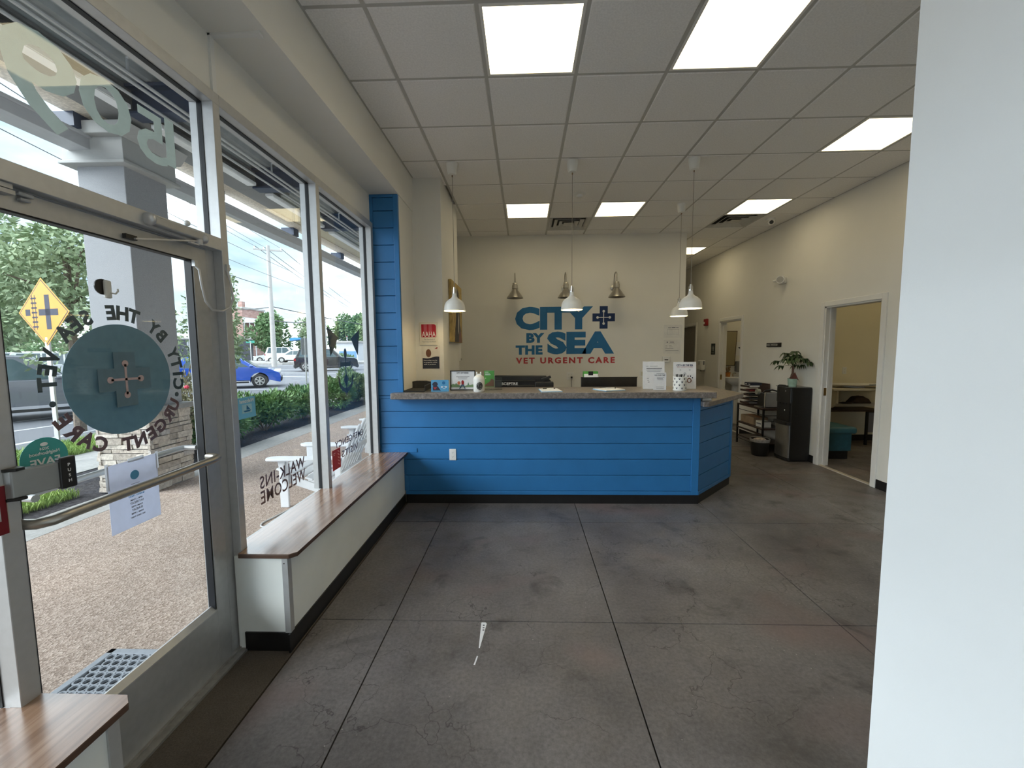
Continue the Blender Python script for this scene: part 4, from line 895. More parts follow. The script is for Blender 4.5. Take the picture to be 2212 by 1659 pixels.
t, hw, Mx = standcard('acrylic_notice', 'tall white policy notice in a clear stand on the counter', 'notice', 1.222, 1.445, 4.26, .285, paper, .05, R(2), .006)
for k, (a_, b_, z_, h_) in enumerate(((-.08, -.055, .235, .004), (-.04, .04, .235, .004), (-.075, .085, .208, .008), (-.075, .08, .193, .004), (-.068, .07, .18, .004), (-.07, -.05, .11, .004), (-.065, -.05, .09, .004), (-.06, -.045, .07, .006))): oncard(t, 'printed_line', MB().box(a_, b_, -.0006, 0, z_, z_+h_), Mx, inkg)
oncard(t, 'stand_foot', MB().box(-hw, hw, -.03, .05, .0002, .003), Matrix.Identity(4), acrylic, 0)
t, hw, Mx = standcard('review_card', 'small white card standing in front of the tall policy notice', 'card', 1.30, 1.43, 4.165, .175, paper, .04, R(2))
oncard(t, 'heading_print', text_into(MB(), 'PAY OVER TIME', (-.052, 0, .145), FX, FZ, w=.105, h=.009, off=.03), Mx, ink)
for k, (a_, b_, z_) in enumerate(((-.035, .045, .165), (-.03, .045, .128), (-.03, .03, .114), (-.025, .035, .10), (-.04, .04, .028), (-.035, .04, .014))): oncard(t, 'printed_line', MB().box(a_, b_, -.0006, 0, z_, z_+.004), Mx, inkg)
t, hw, Mx = standcard('paw_notice', 'white clinic notice with a large black paw print on the counter', 'notice', 1.535, 1.765, 4.26, .278, paper, .05, 0, .006)
oncard(t, 'heading_print', text_into(MB(), 'CITY + BY THE SEA', (-.085, 0, .235), FX, FZ, w=.168, h=.018, off=.025), Mx, navy)
oncard(t, 'subtitle_print', text_into(MB(), 'VET URGENT CARE', (-.08, 0, .222), FX, FZ, w=.16, h=.007, off=.01), Mx, mat('pale_red_ink', S(190, 130, 135), .6))
pw_ = MB().prism([(.045+.022*math.cos(q)*(1.0 if math.sin(q) > 0 else 1.15), .088+.026*math.sin(q)) for q in np.linspace(0, 2*math.pi, 18, endpoint=False)], 'y', -.0006, 0)
oncard(t, 'paw_pad_print', pw_, Mx, brownp); oncard(t, 'paw_pad_inside', MB().prism([(.045+.014*math.cos(q), .086+.017*math.sin(q)) for q in np.linspace(0, 2*math.pi, 16, endpoint=False)], 'y', -.0011, -.0005), Mx, paper)
for u, v in ((.012, .115), (.033, .132), (.058, .132), (.078, .115)): oncard(t, 'toe_print', MB().prism([(u+.006*math.cos(q), v+.008*math.sin(q)) for q in np.linspace(0, 2*math.pi, 12, endpoint=False)], 'y', -.0006, 0), Mx, ink)
for u, v, r_ in ((-.045, .195, .009), (.05, .195, .009), (0, .155, .016)): oncard(t, 'doodle_print', MB().prism([(u+r_*math.cos(q), v+r_*math.sin(q)) for q in np.linspace(0, 2*math.pi, 14, endpoint=False)], 'y', -.0004, 0), Mx, mat('pale_ink', (.55, .57, .62), .7))
oncard(t, 'stand_foot', MB().box(-hw, hw, -.03, .05, .0002, .003), Matrix.Identity(4), acrylic, 0)
t = thing('pen_cup', 'white pen cup printed with black paw marks', 'cup', (1.545, 4.12, ZT))
obj('cup', MB().lathe([(0, 0), (.060, 0), (.063, .003), (.063, .138), (.060, .138), (.058, .01), (0, .01)], n=36), whitee, t, smooth=True, world=False)
for zz, offs in ((.022, 0), (.055, 1), (.085, 0), (.115, 1)):
    for k in range(8):
        q = -math.pi/2+math.pi*2*(k+.5*offs)/8
        ux = Vector((-math.sin(q), math.cos(q), 0)); c_ = Vector((math.cos(q), math.sin(q), 0))*.0632+Vector((0, 0, zz))
        pm_ = MB().disc(c_, .0065, ux, FZ, 10, .0006)
        for a_ in (-.85, 0, .85): pm_.disc(c_+ux*.0095*math.sin(a_)+Vector((0, 0, .0095*math.cos(a_)+.001)), .0028, ux, FZ, 8, .0006)
        obj('paw_print', pm_, ink, t, world=False)['kind'] = 'stuff'
for k, (u, v) in enumerate(((-.038, .0), (-.015, .02), (.01, -.015), (.03, .018), (.042, -.008), (-.01, -.03))):
    p_ = thing('pen', 'black pen standing in the paw print cup', 'pen', (1.545+u*.6, 4.12+v*.6, ZT+.012), group='pens in the paw print cup')
    obj('barrel', MB().cyl((0, 0, 0), (u*.3, v*.3, .132), .0045, n=8), black, p_, smooth=True, world=False); obj('cap', MB().cyl((u*.3, v*.3, .132), (u*.34, v*.34, .148), .0055, n=8), black, p_, smooth=True, world=False)
t = thing('business_cards', 'small stack of white cards on the lower countertop end', 'cards', (1.80, 4.12, 1.04))
obj('card_stack', MB().box(-.05, .05, -.03, .03, 0, .022, Matrix.Rotation(R(15), 4, 'Z')), whitep, t, world=False); obj('card_print', MB().box(-.03, .03, -.02, .02, .022, .0225, Matrix.Rotation(R(15), 4, 'Z')), inkg, t, world=False)
# screens on the staff desk
t = thing('printer', 'low black machine behind the counter with the maker name in white', 'monitor', (0, 4.8, .74))
obj('back_shell', MB().prism([(-.345, 1.0), (.31, 1.0), (.31, 1.19), (.25, 1.255), (-.345, 1.262)], 'y', 4.72, 4.80), black, t, bevel=.008)
obj('rear_housing', MB().box(-.2, .18, 4.66, 4.72, 1.02, 1.15).box(-.345, .12, 4.70, 4.72, 1.195, 1.205), black, t, bevel=.006)
obj('front_arm', MB().box(.12, .33, 4.63, 4.72, 1.05, 1.19), black, t, bevel=.01); obj('swivel', MB().box(0, .11, -.02, .02, 0, .03, Matrix.Translation((.2, 4.66, 1.20)) @ Matrix.Rotation(R(-18), 4, 'Y')), black, t, bevel=.006)
obj('stand', MB().box(-.05, .05, 4.74, 4.78, .75, 1.02).box(-.16, .16, 4.66, 4.86, .74, .752), black, t)
text('maker_name', 'SCEPTRE', (-.262, 4.6985, 1.152), FX, FZ, vinylw, t, w=.185, h=.03, off=.02)
t['label'] = 'black computer monitor seen from behind with a white maker name'
t.name = 'computer_monitor'
t = thing('computer_monitor', 'wide black computer screen low behind the askew clipboard', 'monitor', (.98, 4.85, .74))
obj('screen', B(.665, 1.315, 4.82, 4.86, .90, 1.228), mat('monitor_black', (.02, .018, .016), .25, n=(6, .2)), t, bevel=.004); obj('bezel', B(.66, 1.32, 4.818, 4.822, 1.224, 1.232), black, t); obj('stand', MB().box(.95, 1.03, 4.86, 4.90, .752, 1.0).box(.85, 1.13, 4.8, 5.0, .74, .752), black, t)
t = thing('supply_box', 'green and white product box resting on the wide black screen', 'box', (.775, 4.86, 1.232))
obj('carton', B(.69, .86, 4.80, 4.88, 1.232, 1.298), green, t, bevel=.006); obj('white_band', B(.695, .855, 4.7985, 4.80, 1.245, 1.268), vinylw, t); obj('black_label', B(.745, .80, 4.797, 4.7985, 1.252, 1.298), black, t); obj('base_leaflet', B(.695, .86, 4.78, 4.80, 1.232, 1.245), paper, t)

# ================================================================== RIGHT SIDE
t = thing('emergency_light', 'white twin-head emergency light on the right wall', 'emergency light', (XW, 6.38, 2.5))
obj('housing', MB().box(XW-.05, XW, 6.27, 6.42, 2.50, 2.60), whitep, t, bevel=.02, seg=4); obj('lamp_head', MB().cyl((XW-.04, 6.33, 2.57), (XW-.11, 6.26, 2.555), .05, .055, 20), whitep, t, smooth=True); obj('lens', MB().cyl((XW-.11, 6.26, 2.555), (XW-.113, 6.257, 2.554), .045, n=20), mat('lens_grey', (.42, .41, .38), .3), t, smooth=True); obj('side_cap', MB().cyl((XW-.03, 6.42, 2.57), (XW-.05, 6.53, 2.575), .035, .012, 14), whitep, t, smooth=True)
t = thing('room_sign', 'narrow black wall sign with worn white lettering above the tray stack', 'sign', (XW, 6.52, 1.565))
obj('plate', B(XW-.01, XW, 6.336, 6.708, 1.567, 1.632), black, t, bevel=.002)
text('sign_lettering', 'BARK. TWISTER', (XW-.01, 6.695, 1.583), OUT, FZ, mat('worn_white', (.42, .42, .40), .6), t, w=.235, h=.034, off=.02)
obj('paw_mark', MB().ball((XW-.0105, 6.436, 1.60), (.0006, .018, .018)), mat('worn_white', (.42, .42, .40), .6), t)
t = thing('fire_alarm', 'red fire alarm strobe on the wall by the corridor', 'fire alarm', (XW, 8.9, 2.03))
obj('housing', B(XW-.05, XW, 8.83, 8.97, 2.03, 2.175), redp, t, bevel=.012); obj('strobe', B(XW-.066, XW-.05, 8.90, 8.945, 2.07, 2.11), whitep, t, bevel=.004)
t = thing('restroom_sign', 'black restroom plaque with white figures beside the doorway', 'sign', (XW, 8.58, 1.42))
obj('plate', B(XW-.008, XW, 8.49, 8.66, 1.425, 1.65), mat('plaque_black_green', (.012, .022, .018), .4), t, bevel=.002)
for q in (8.545, 8.605):
    obj('figure', MB().box(XW-.0095, XW-.008, q-.014, q+.014, 1.535, 1.58).box(XW-.0095, XW-.008, q-.009, q+.009, 1.495, 1.535).ball((XW-.009, q, 1.592), (.0008, .010, .010)), mat('figure_grey', (.4, .42, .42), .5), t)
text('sign_lettering', 'RESTROOM', (XW-.008, 8.63, 1.452), OUT, FZ, mat('figure_grey', (.4, .42, .42), .5), t, w=.11, h=.018, off=.01)
t = thing('sanitiser_dispenser', 'white hand sanitiser dispenser on the wall before the corridor door', 'dispenser', (XW, 9.0, 1.07))
obj('body', B(XW-.10, XW, 8.90, 9.10, 1.08, 1.30), whitep, t, bevel=.025, seg=3); obj('window', B(XW-.102, XW-.098, 8.99, 9.02, 1.20, 1.27), inkg, t); obj('side_slot', B(XW-.06, XW-.03, 8.897, 8.90, 1.2, 1.28), inkg, t); obj('nozzle', MB().cyl((XW-.06, 9.0, 1.085), (XW-.06, 9.0, 1.06), .02, .012, 14), mat('nozzle_grey', (.3, .3, .3), .5), t, smooth=True)
# water cooler
t = thing('water_cooler', 'tall black water cooler with a curved steel lower door', 'water cooler', (3.715, 5.765, 0))
obj('cabinet', B(3.60, 3.872, 5.605, 5.925, .012, 1.015), black, t, bevel=.012)
fr_ = [(3.60, 5.607)]+[(3.60-.03*math.sin(q), 5.765-.158*math.cos(q)) for q in np.linspace(.35, math.pi-.35, 12)]+[(3.60, 5.923)]
obj('steel_door', MB().prism(fr_, 'z', .05, .50), mat('stainless_door', (.42, .41, .39), .28, metal=.9, n=(90, .08)), t, smooth=True); obj('door_base', MB().prism(fr_, 'z', .012, .05), black, t)
obj('drip_tray', MB().prism([(x-.035 if x < 3.6 else x, y) for x, y in fr_], 'z', .50, .545), black, t, bevel=.004); obj('upper_head', MB().prism(fr_, 'z', .80, 1.013), black, t, bevel=.004); obj('top_panel', B(3.575, 3.868, 5.61, 5.92, 1.0155, 1.02), mat('cooler_top', (.10, .10, .10), .25), t)
obj('dispense_back', B(3.592, 3.60, 5.63, 5.90, .545, .80), black, t); obj('indicator', MB().disc((3.586, 5.72, .70), .009, (0, -1, 0), FZ, 12, .002), vinylw, t); obj('cooler_mark', MB().disc((3.5745, 5.70, .965), .011, (0, -1, 0), FZ, 12, .002), mat('mark_grey', (.3, .3, .3), .5), t)
for q in (5.70, 5.765, 5.83): obj('tap', MB().cyl((3.585, q, .80), (3.585, q, .775), .008, n=8), black, t)
# money tree on the cooler
t = thing('potted_plant', 'money tree with a braided trunk in a mint green pot on the water cooler', 'plant', (3.71, 5.78, 1.02))
obj('pot', MB().lathe([(0, 0), (.048, 0), (.05, .004), (.058, .105), (.06, .108), (.055, .108), (.053, .09), (0, .09)], n=28), mat('mint_glaze', (.42, .60, .50), .25, n=(26, .12)), t, smooth=True, world=False)
obj('soil', MB().lathe([(0, .092), (.053, .092), (.053, .088)], n=20), mulch, t, world=False)
for k in range(4):
    ph = k*math.pi/2
    obj('trunk', MB().tube([((.032-.026*min(1, u*2))*math.cos(ph+u*7), (.032-.026*min(1, u*2))*math.sin(ph+u*7), .085+.20*u) for u in np.linspace(0, 1, 14)], [.013-.006*u for u in np.linspace(0, 1, 14)], 7), mat('braided_trunk', (.13, .07, .05), .7), t, smooth=True, world=False)
obj('leaf_sheath', MB().prism([(-.05, .09), (.06, .09), (.08, .06), (.01, .20)], 'y', -.03, -.028), mat('sheath_rust', (.16, .05, .035), .6), t, world=False)
rg = random.Random(3)
for k in range(20):
    az = k*2.4+rg.uniform(-.3, .3); el = rg.uniform(-.05, 1.45); Ls = rg.uniform(.09, .20)
    d = Vector((math.cos(az)*math.cos(el), math.sin(az)*math.cos(el), math.sin(el)*1.05)); b0 = Vector((0, 0, .28)); tip = b0+d*Ls
    lf = MB().tube([b0, b0+d*Ls*.5+Vector((0, 0, .012)), tip], .0022, 5)
    for q in range(5):
        a2 = az+(q-2)*.62; l2 = rg.uniform(.085, .125)*(1-.12*abs(q-2)); dd = Vector((math.cos(a2), math.sin(a2), 0)); side = Vector((-dd.y, dd.x, 0))
        pts = [tip, tip+dd*l2*.35+side*.019+Vector((0, 0, .012)), tip+dd*l2*.7+side*.017-Vector((0, 0, .016)), tip+dd*l2-Vector((0, 0, .062)), tip+dd*l2*.7-side*.017-Vector((0, 0, .016)), tip+dd*l2*.35-side*.019+Vector((0, 0, .012))]
        mid = [tip+dd*l2*.35+Vector((0, 0, .004)), tip+dd*l2*.7-Vector((0, 0, .024))]
        lf.add(pts+mid, [(0, 1, 6), (1, 2, 7, 6), (2, 3, 7), (3, 4, 7), (4, 5, 6, 7), (5, 0, 6)])
    lf.v = [(min(p[0], .155), p[1], p[2]) for p in lf.v]
    obj('leaf_spray', lf, plantl, t, smooth=True, world=False)
t = thing('black_cloth', 'folded black cloth lying on the water cooler by the plant pot', 'cloth', (3.63, 5.82, 1.02))
obj('fold', B(3.585, 3.65, 5.76, 5.90, 1.0203, 1.032), black, t, bevel=.004); obj('fold', B(3.59, 3.64, 5.80, 5.88, 1.032, 1.04), black, t, bevel=.004)
# cart
t = thing('side_cart', 'dark metal framed cart with wooden shelves beside the water cooler', 'cart', (3.69, 6.5, 0))
fx0, fx1, fy0, fy1 = 3.515, 3.865, 6.10, 6.84
for x_ in (fx0, fx1-.022):
    for y_ in (fy0, fy1-.022): obj('leg', B(x_, x_+.022, y_, y_+.022, 0, .655), black, t)
shelfm = mat('cart_shelf_wood', (.045, .025, .02), .4, n=(30, .3))
for z_ in (.655, .36, .275): obj('shelf' if z_ != .275 else 'shelf_rail', B(fx0, fx1 if z_ != .275 else fx0+.022, fy0, fy1, z_-.022, z_) if z_ > .3 else MB().box(fx0, fx0+.02, fy0, fy1, z_-.02, z_), shelfm, t)
obj('shelf', B(fx0+.02, fx1, fy0, fy1, .12, .135), shelfm, t)
for z_ in (.56, .08): obj('stretcher', B(fx0+.006, fx0+.014, fy0, fy1, z_, z_+.008), black, t)
for z_ in (.55, .46): obj('end_rail', B(fx0, fx1, fy0+.006, fy0+.014, z_, z_+.008), black, t)
t = thing('paper_organiser', 'five-tier dark wooden paper tray stack on the cart', 'organiser', (3.70, 6.68, .655))
obj('back_panel', B(3.835, 3.855, 6.54, 6.82, .655, .99), shelfm, t); obj('side_panel', B(3.70, 3.855, 6.535, 6.545, .655, .97), shelfm, t)
for k in range(5):
    z_ = .665+k*.066; tr = obj('tray', B(3.54, 3.84, 6.55, 6.81, z_, z_+.008), shelfm, t); obj('tray_lip', B(3.54, 3.546, 6.55, 6.81, z_+.008, z_+.03), shelfm, tr)
for k, (m_, nm) in enumerate(((mat('sheets_grey', (.20, .20, .20), .6), 'grey'), (mat('sheets_dark', (.08, .085, .09), .5), 'dark'), (mat('sheets_black', (.045, .05, .05), .5), 'black'), (mat('sheets_red', S(125, 40, 38), .5), 'red'))):
    z_ = .673+k*.066; p_ = thing('leaflet_stack', '%s leaflets in a tray of the five-tier paper organiser' % nm, 'leaflets', (3.69, 6.68, z_))
    obj('leaflets', B(3.56, 3.80, 6.57, 6.70, z_+.0005, z_+.022), m_, p_); obj('top_leaflet', MB().box(-.09, .09, -.06, .06, 0, .003, Matrix.Translation((3.67, 6.72, z_+.0225)) @ Matrix.Rotation(.4, 4, 'Z')), m_, p_)
t = thing('tissue_box', 'navy and white box on top of the five-tier paper organiser', 'box', (3.66, 6.67, .937))
obj('carton', B(3.575, 3.76, 6.58, 6.77, .9375, .96), whitep, t); obj('carton_upper', B(3.58, 3.755, 6.585, 6.765, .96, 1.005), mat('carton_navy', S(22, 26, 46), .4), t, bevel=.002); obj('carton_print', MB().box(3.578, 3.58, 6.60, 6.64, .975, .985).box(3.578, 3.58, 6.69, 6.74, .975, .985), vinylw, t)
t = thing('coffee_maker', 'silver and black coffee maker on the cart', 'coffee maker', (3.66, 6.33, .655))
obj('silver_side', B(3.60, 3.84, 6.20, 6.215, .665, .885), mat('silver_panel', (.46, .45, .44), .35, metal=.6), t, bevel=.006); obj('body', B(3.59, 3.85, 6.215, 6.40, .656, .875), black, t, bevel=.01)
obj('silver_edge', B(3.588, 3.604, 6.195, 6.222, .66, .89), chrome, t, bevel=.004); obj('brew_head', MB().tube([(3.60, 6.36, .885), (3.55, 6.36, .885)], .042, 20), mat('brew_grey', (.33, .34, .29), .35, metal=.3), t, smooth=True); obj('lid', MB().tube([(3.6, 6.26, .885), (3.63, 6.27, .91), (3.74, 6.28, .92), (3.82, 6.28, .90), (3.845, 6.28, .86)], .012, 8), black, t, smooth=True); obj('drip_grate', B(3.54, 3.59, 6.25, 6.39, .656, .675), steel, t)
t = thing('snack_carton', 'brown cardboard box on the middle shelf of the cart', 'box', (3.66, 6.62, .36)); obj('carton', B(3.56, 3.78, 6.42, 6.80, .3605, .475), mat('cardboard', (.34, .25, .17), .8, n=(20, .12)), t, bevel=.003); obj('carton_tape', B(3.64, 3.70, 6.42, 6.80, .475, .4755), mat('carton_orange', (.42, .17, .07), .6), t)
t = thing('white_carton', 'white box on the middle shelf of the cart beside the cooler', 'box', (3.66, 6.25, .36)); obj('carton', B(3.56, 3.70, 6.20, 6.36, .3605, .45), whitep, t, bevel=.003); obj('carton_print', B(3.559, 3.56, 6.22, 6.34, .40, .42), inkg, t)
t = thing('waste_bin', 'black waste bin with a pale liner in front of the cart', 'bin', (3.42, 5.985, 0))
obj('bucket', MB().lathe([(0, 0), (.10, 0), (.105, .01), (.125, .24), (.12, .24), (.10, .012), (0, .012)], n=28), black, t, smooth=True, world=False); obj('liner', MB().lathe([(.126, .20), (.131, .235), (.129, .245), (.121, .242), (.112, .15)], n=28), mat('liner_clear', (.30, .29, .28), .35, n=(40, .3)), t, smooth=True, world=False); obj('crumpled_paper', MB().ball((.01, .02, .215), (.09, .085, .035), 10, 6), mat('trash_paper', (.35, .30, .28), .8, n=(30, .5)), t, world=False)
# exam room
t = thing('wall_table', 'cream fold-down table fixed to the exam room wall', 'table', (5.2, 6.7, .50))
exm = mat('cream_laminate', (.62, .56, .44), .45)
obj('table_top', B(4.66, 5.75, 6.30, 6.925, .895, .925), exm, t, bevel=.006); obj('side_cheek', MB().prism([(6.34, .895), (6.92, .895), (6.92, .60), (6.80, .57), (6.45, .62), (6.34, .70)], 'x', 4.74, 4.77), exm, t); obj('front_bracket', MB().box(4.77, 5.55, 6.60, 6.63, .62, .68), exm, t); obj('shelf_board', B(4.78, 5.6, 6.5, 6.9, .55, .575), woodd, t)
t = thing('pet_scale', 'oval white pet scale on the exam room table', 'scale', (5.2, 6.62, .925)); obj('scale_base', MB().lathe([(0, 0), (.14, 0), (.15, .02), (.10, .03), (0, .03)], n=28), white, t, smooth=True, world=False); pl_ = MB().lathe([(0, .03), (.2, .03), (.26, .042), (.268, .05), (.2, .042), (0, .04)], n=36); pl_.v = [(x*1.55, y*.85, z) for x, y, z in pl_.v]; obj('scale_pan', pl_, whitep, t, smooth=True, world=False); obj('display', B(5.26, 5.42, 6.35, 6.40, .975, .985), inkg, t)
t = thing('hat_hook', 'black cap hanging beneath the exam room table', 'cap', (5.15, 6.55, .68)); obj('crown', MB().prism([(5.02, .685), (5.36, .685), (5.30, .76), (5.22, .80), (5.12, .79), (5.08, .74)], 'y', 6.42, 6.58), woodd, t, bevel=.03, seg=3); obj('brim', MB().prism([(4.92, .682), (5.04, .682), (5.1, .70), (5.0, .70)], 'y', 6.44, 6.56), woodd, t)
t = thing('teal_bench', 'teal upholstered bench with a padded lid in the exam room', 'bench', (4.25, 6.0, 0))
tealf = mat('teal_vinyl', (.025, .10, .135), .55, n=(18, .12)); tealf2 = mat('teal_vinyl_pad', (.05, .15, .185), .5, n=(18, .1))
obj('padded_lid', B(4.02, 4.58, 5.70, 6.40, .36, .455), tealf2, t, bevel=.035, seg=4); obj('box', B(4.04, 4.52, 5.73, 6.37, .12, .365), tealf, t, bevel=.005); obj('plinth', B(4.06, 4.50, 5.76, 6.35, 0, .12), black, t)
t = thing('folding_stand', 'black square-framed stand against the exam room wall', 'stand', (5.6, 6.62, 0)); obj('top_bar', B(5.42, 5.86, 6.60, 6.63, .52, .55), black, t)
for x_ in (5.42, 5.83): obj('leg', B(x_, x_+.03, 6.60, 6.63, 0, .52), black, t)
obj('panel', B(5.45, 5.83, 6.615, 6.62, .2, .52), mat('stand_grey', (.22, .22, .24), .6), t)
outlet('white power outlet on the yellow exam room wall', 5.28, 1.17, 6.93)
# restroom
t = thing('wash_basin', 'white wall-hung wash basin in the restroom', 'sink', (4.35, 8.5, .80)); bs = MB().lathe([(0, 0), (.10, .0), (.20, .06), (.235, .14), (.24, .155), (.215, .155), (.16, .07), (0, .05)], n=32); bs.v = [(x*1.05, y*.95, z) for x, y, z in bs.v]; obj('basin', bs, whitee, t, smooth=True, world=False); obj('back_ledge', B(4.12, 4.58, 8.62, 8.745, .93, .96), whitee, t, bevel=.01); obj('tap', MB().tube([(4.35, 8.68, .96), (4.35, 8.68, 1.03), (4.35, 8.60, 1.04), (4.35, 8.56, 1.02)], .012, 8), chrome, t, smooth=True); obj('pedestal', MB().cyl((4.35, 8.58, 0), (4.35, 8.56, .82), .09, .07, 20), whitee, t, smooth=True)
t = thing('mirror', 'tilted rectangular mirror over the restroom basin', 'mirror', (4.24, 8.70, 1.19))
obj('frame', MB().box(-.135, .135, -.02, .005, 0, .72, Matrix.Translation((4.245, 8.70, 1.19)) @ Matrix.Rotation(R(5), 4, 'X')), woodd, t, bevel=.003); obj('mirror_glass', MB().box(-.125, .122, -.022, -.02, .01, .71, Matrix.Translation((4.245, 8.70, 1.19)) @ Matrix.Rotation(R(5), 4, 'X')), mat('mirror_silver', (.50, .48, .40), .12, metal=.9, n=(3, .05)), t)
t = thing('flower_basket', 'small orange basket of dried flowers on the restroom basin', 'basket', (4.24, 8.68, .961)); obj('basket', MB().lathe([(0, 0), (.045, 0), (.055, .09), (.05, .09), (.042, .008), (0, .008)], n=18), mat('basket_orange', (.45, .17, .04), .7, n=(60, .3)), t, smooth=True, world=False); fb = MB()
for k in range(14): q = k*2.4; fb.tube([(0, 0, .03), (.03*math.cos(q), .02*math.sin(q), .12+.02*(k % 4)), (.05*math.cos(q), .03*math.sin(q), .15+.02*(k % 5))], [.003, .003, .01], 5)
obj('dried_stems', fb, mat('dried_stem', (.30, .20, .10), .8, n=(40, .4)), t, world=False)['kind'] = 'stuff'
t = thing('soap_dispenser', 'grey paper towel dispenser on the restroom wall', 'dispenser', (4.52, 8.72, 1.05)); obj('body', B(4.40, 4.62, 8.62, 8.745, 1.06, 1.28), mat('dispenser_grey', (.20, .20, .19), .4), t, bevel=.02); obj('slot', B(4.44, 4.58, 8.615, 8.64, 1.065, 1.075), black, t)
t = thing('restroom_notice', 'white notice sheet with a black mark on the restroom wall', 'notice', (4.53, 8.745, 1.40)); obj('sheet', B(4.40, 4.62, 8.744, 8.749, 1.40, 1.68), paper, t); obj('print', MB().prism([(4.46, 1.56), (4.56, 1.60), (4.55, 1.52)], 'y', 8.743, 8.744), ink, t)
# marks on the floor
t = thing('tape_scrap', 'tapering scrap of white printed label stuck to the concrete floor', 'tape', (-.24, 2.1, 0))
obj('scrap', MB().plate([(-.254, 2.215, .0004), (-.247, 2.02, .0004), (-.241, 2.02, .0004), (-.222, 2.212, .0004), (-.23, 2.222, .0004), (-.252, 2.222, .0004)], .0006), paper, t)
for k, z_ in enumerate((2.20, 2.178, 2.16)): obj('printed_mark', B(-.243+.001*k, -.233+.001*k, z_-.006, z_+.002, .0010, .0013), ink, t)
tag(obj('tape_scrap', MB().plate([(-.260, 1.905, .0004), (-.252, 1.905, .0004), (-.244, 1.962, .0004), (-.250, 1.965, .0004)], .0006), paper), 'short plain scrap of white tape on the concrete floor', 'tape')

# ================================================================== OUTSIDE
GZ = -.03
struct('sidewalk', B(-4.22, -1.58, -6, 26, GZ-.1, GZ), aggr, 'pinkish exposed aggregate pavement along the shopfront')
struct('pavement_band', B(-4.70, -4.22, -6, 26, GZ-.1, GZ+.002), concrete, 'pale concrete band edging the pavement')
struct('planting_bed', B(-5.95, -4.70, -6, 26, GZ-.12, GZ-.012), mulch, 'dark mulch planting bed')
struct('street_pavement', MB().box(-7.0, -5.95, -6, 26, GZ-.1, GZ-.002), concrete, 'pale concrete pavement beside the road')
rd = struct('road', B(-260, -7.0, -80, 260, -.35, -.10), asphalt, 'grey asphalt road and junction')
struct('ground', B(-7.0, 160, 26, 260, -.35, -.11), asphalt, 'grey asphalt beyond the shopfront')
def stripe(p, q, wd=.14):
    p = Vector((*p, 0)); q = Vector((*q, 0)); d = (q-p).normalized(); n = Vector((-d.y, d.x, 0))*wd/2
    obj('lane_marking', MB().plate([tuple(v+Vector((0, 0, -.0995))) for v in (p-n, q-n, q+n, p+n)], .002), linep, rd)
stripe((-9.35, 3), (-9.2, 12.5)); stripe((-8.6, 3), (-8.0, 16)); stripe((-11.4, 6), (-10.2, 12), .12)
stripe((-10.2, 12), (-6.9, 19.5)); stripe((-9.2, 12.2), (-7.3, 16.8)); stripe((-8.1, 13.4), (-8.9, 13.0), .16)
for k in range(6): stripe((-9.0+.3*k, 12.3+1.1*k), (-8.2+.25*k, 12.9+1.1*k), .18)
for k, yy in enumerate((24, 28.5, 34, 44)): stripe((-26-k*5, yy+6), (-7.5, yy), .22)
stripe((-14.5, 17.2), (-9.2, 18.0)); stripe((-12.6, 16.0), (-11.4, 14.9), .5); stripe((-30, 52), (-10, 47), .25); stripe((-11.5, 15.4), (-8.0, 16.3))
stripe((-12.8, 5.0), (-12.0, 13), .13)
# kerb island across the road
struct('traffic_island', MB().prism([(-46, 58), (-30, 50), (-17, 53), (-18, 60), (-44, 68)], 'z', -.1, .12), concrete, 'kerbed island across the junction')
# column
t = thing('stone_column', 'stucco canopy column with a stacked stone base by the entrance', 'column', (-4.52, 4.71, GZ))
obj('shaft', B(-4.80, -4.28, 4.45, 4.97, .92, 3.58), stucco, t, bevel=.006); obj('base_core', B(-4.80, -4.24, 4.45, 4.97, GZ, .90), mat('mortar', (.10, .095, .09), .95), t)
obj('capital_band', B(-4.87, -4.21, 4.38, 5.04, 3.58, 3.82), mould, t, bevel=.004); obj('neck_moulding', B(-4.90, -4.18, 4.35, 5.07, 3.55, 3.585), mould, t, bevel=.006); obj('crown_moulding', MB().prism([(-4.88, 3.82), (-4.20, 3.82), (-4.10, 3.95), (-4.98, 3.95)], 'y', 4.30, 5.12), mould, t, bevel=.01)
rs = random.Random(11)
def stones(org, ux, L0, nrm, hmax):
    z = GZ
    while z < hmax-.03:
        h = min(rs.uniform(.045, .088), hmax-z)
        if hmax-z-h < .03: h = hmax-z
        u = -.02
        while u < L0+.01:
            wd = rs.uniform(.10, .30)
            if L0+.02-(u+wd) < .07: wd = L0+.02-u
            dp = rs.uniform(.012, .045); g = .004
            j = lambda a: rs.uniform(-a, a)
            P_ = []
            for dn in (0, dp):
                for (a, b) in ((u+g, z+g), (u+wd-g, z+g), (u+wd-g, z+h-g), (u+g, z+h-g)):
                    k_ = .5 if dn == 0 else 1
                    pt = Vector(org)+Vector(ux)*(a+j(.005)*k_)+Vector(nrm)*(dn+j(.006)*k_)+Vector((0, 0, max(GZ, b+j(.004)*k_))); P_.append(pt)
            obj('stone', MB().add(P_, [(0, 1, 2, 3), (7, 6, 5, 4), (0, 4, 5, 1), (1, 5, 6, 2), (2, 6, 7, 3), (3, 7, 4, 0)]), stonem, t)
            u += wd
        z += h
stones((-4.82, 4.45, 0), (1, 0, 0), .60, (0, -1, 0), .88); stones((-4.24, 4.43, 0), (0, 1, 0), .56, (1, 0, 0), .88); stones((-4.24, 4.97, 0), (-1, 0, 0), .58, (0, 1, 0), .88); stones((-4.80, 4.99, 0), (0, -1, 0), .56, (-1, 0, 0), .88)
obj('stone_cap', B(-4.88, -4.16, 4.38, 5.04, .88, .94), concrete, t, bevel=.008)
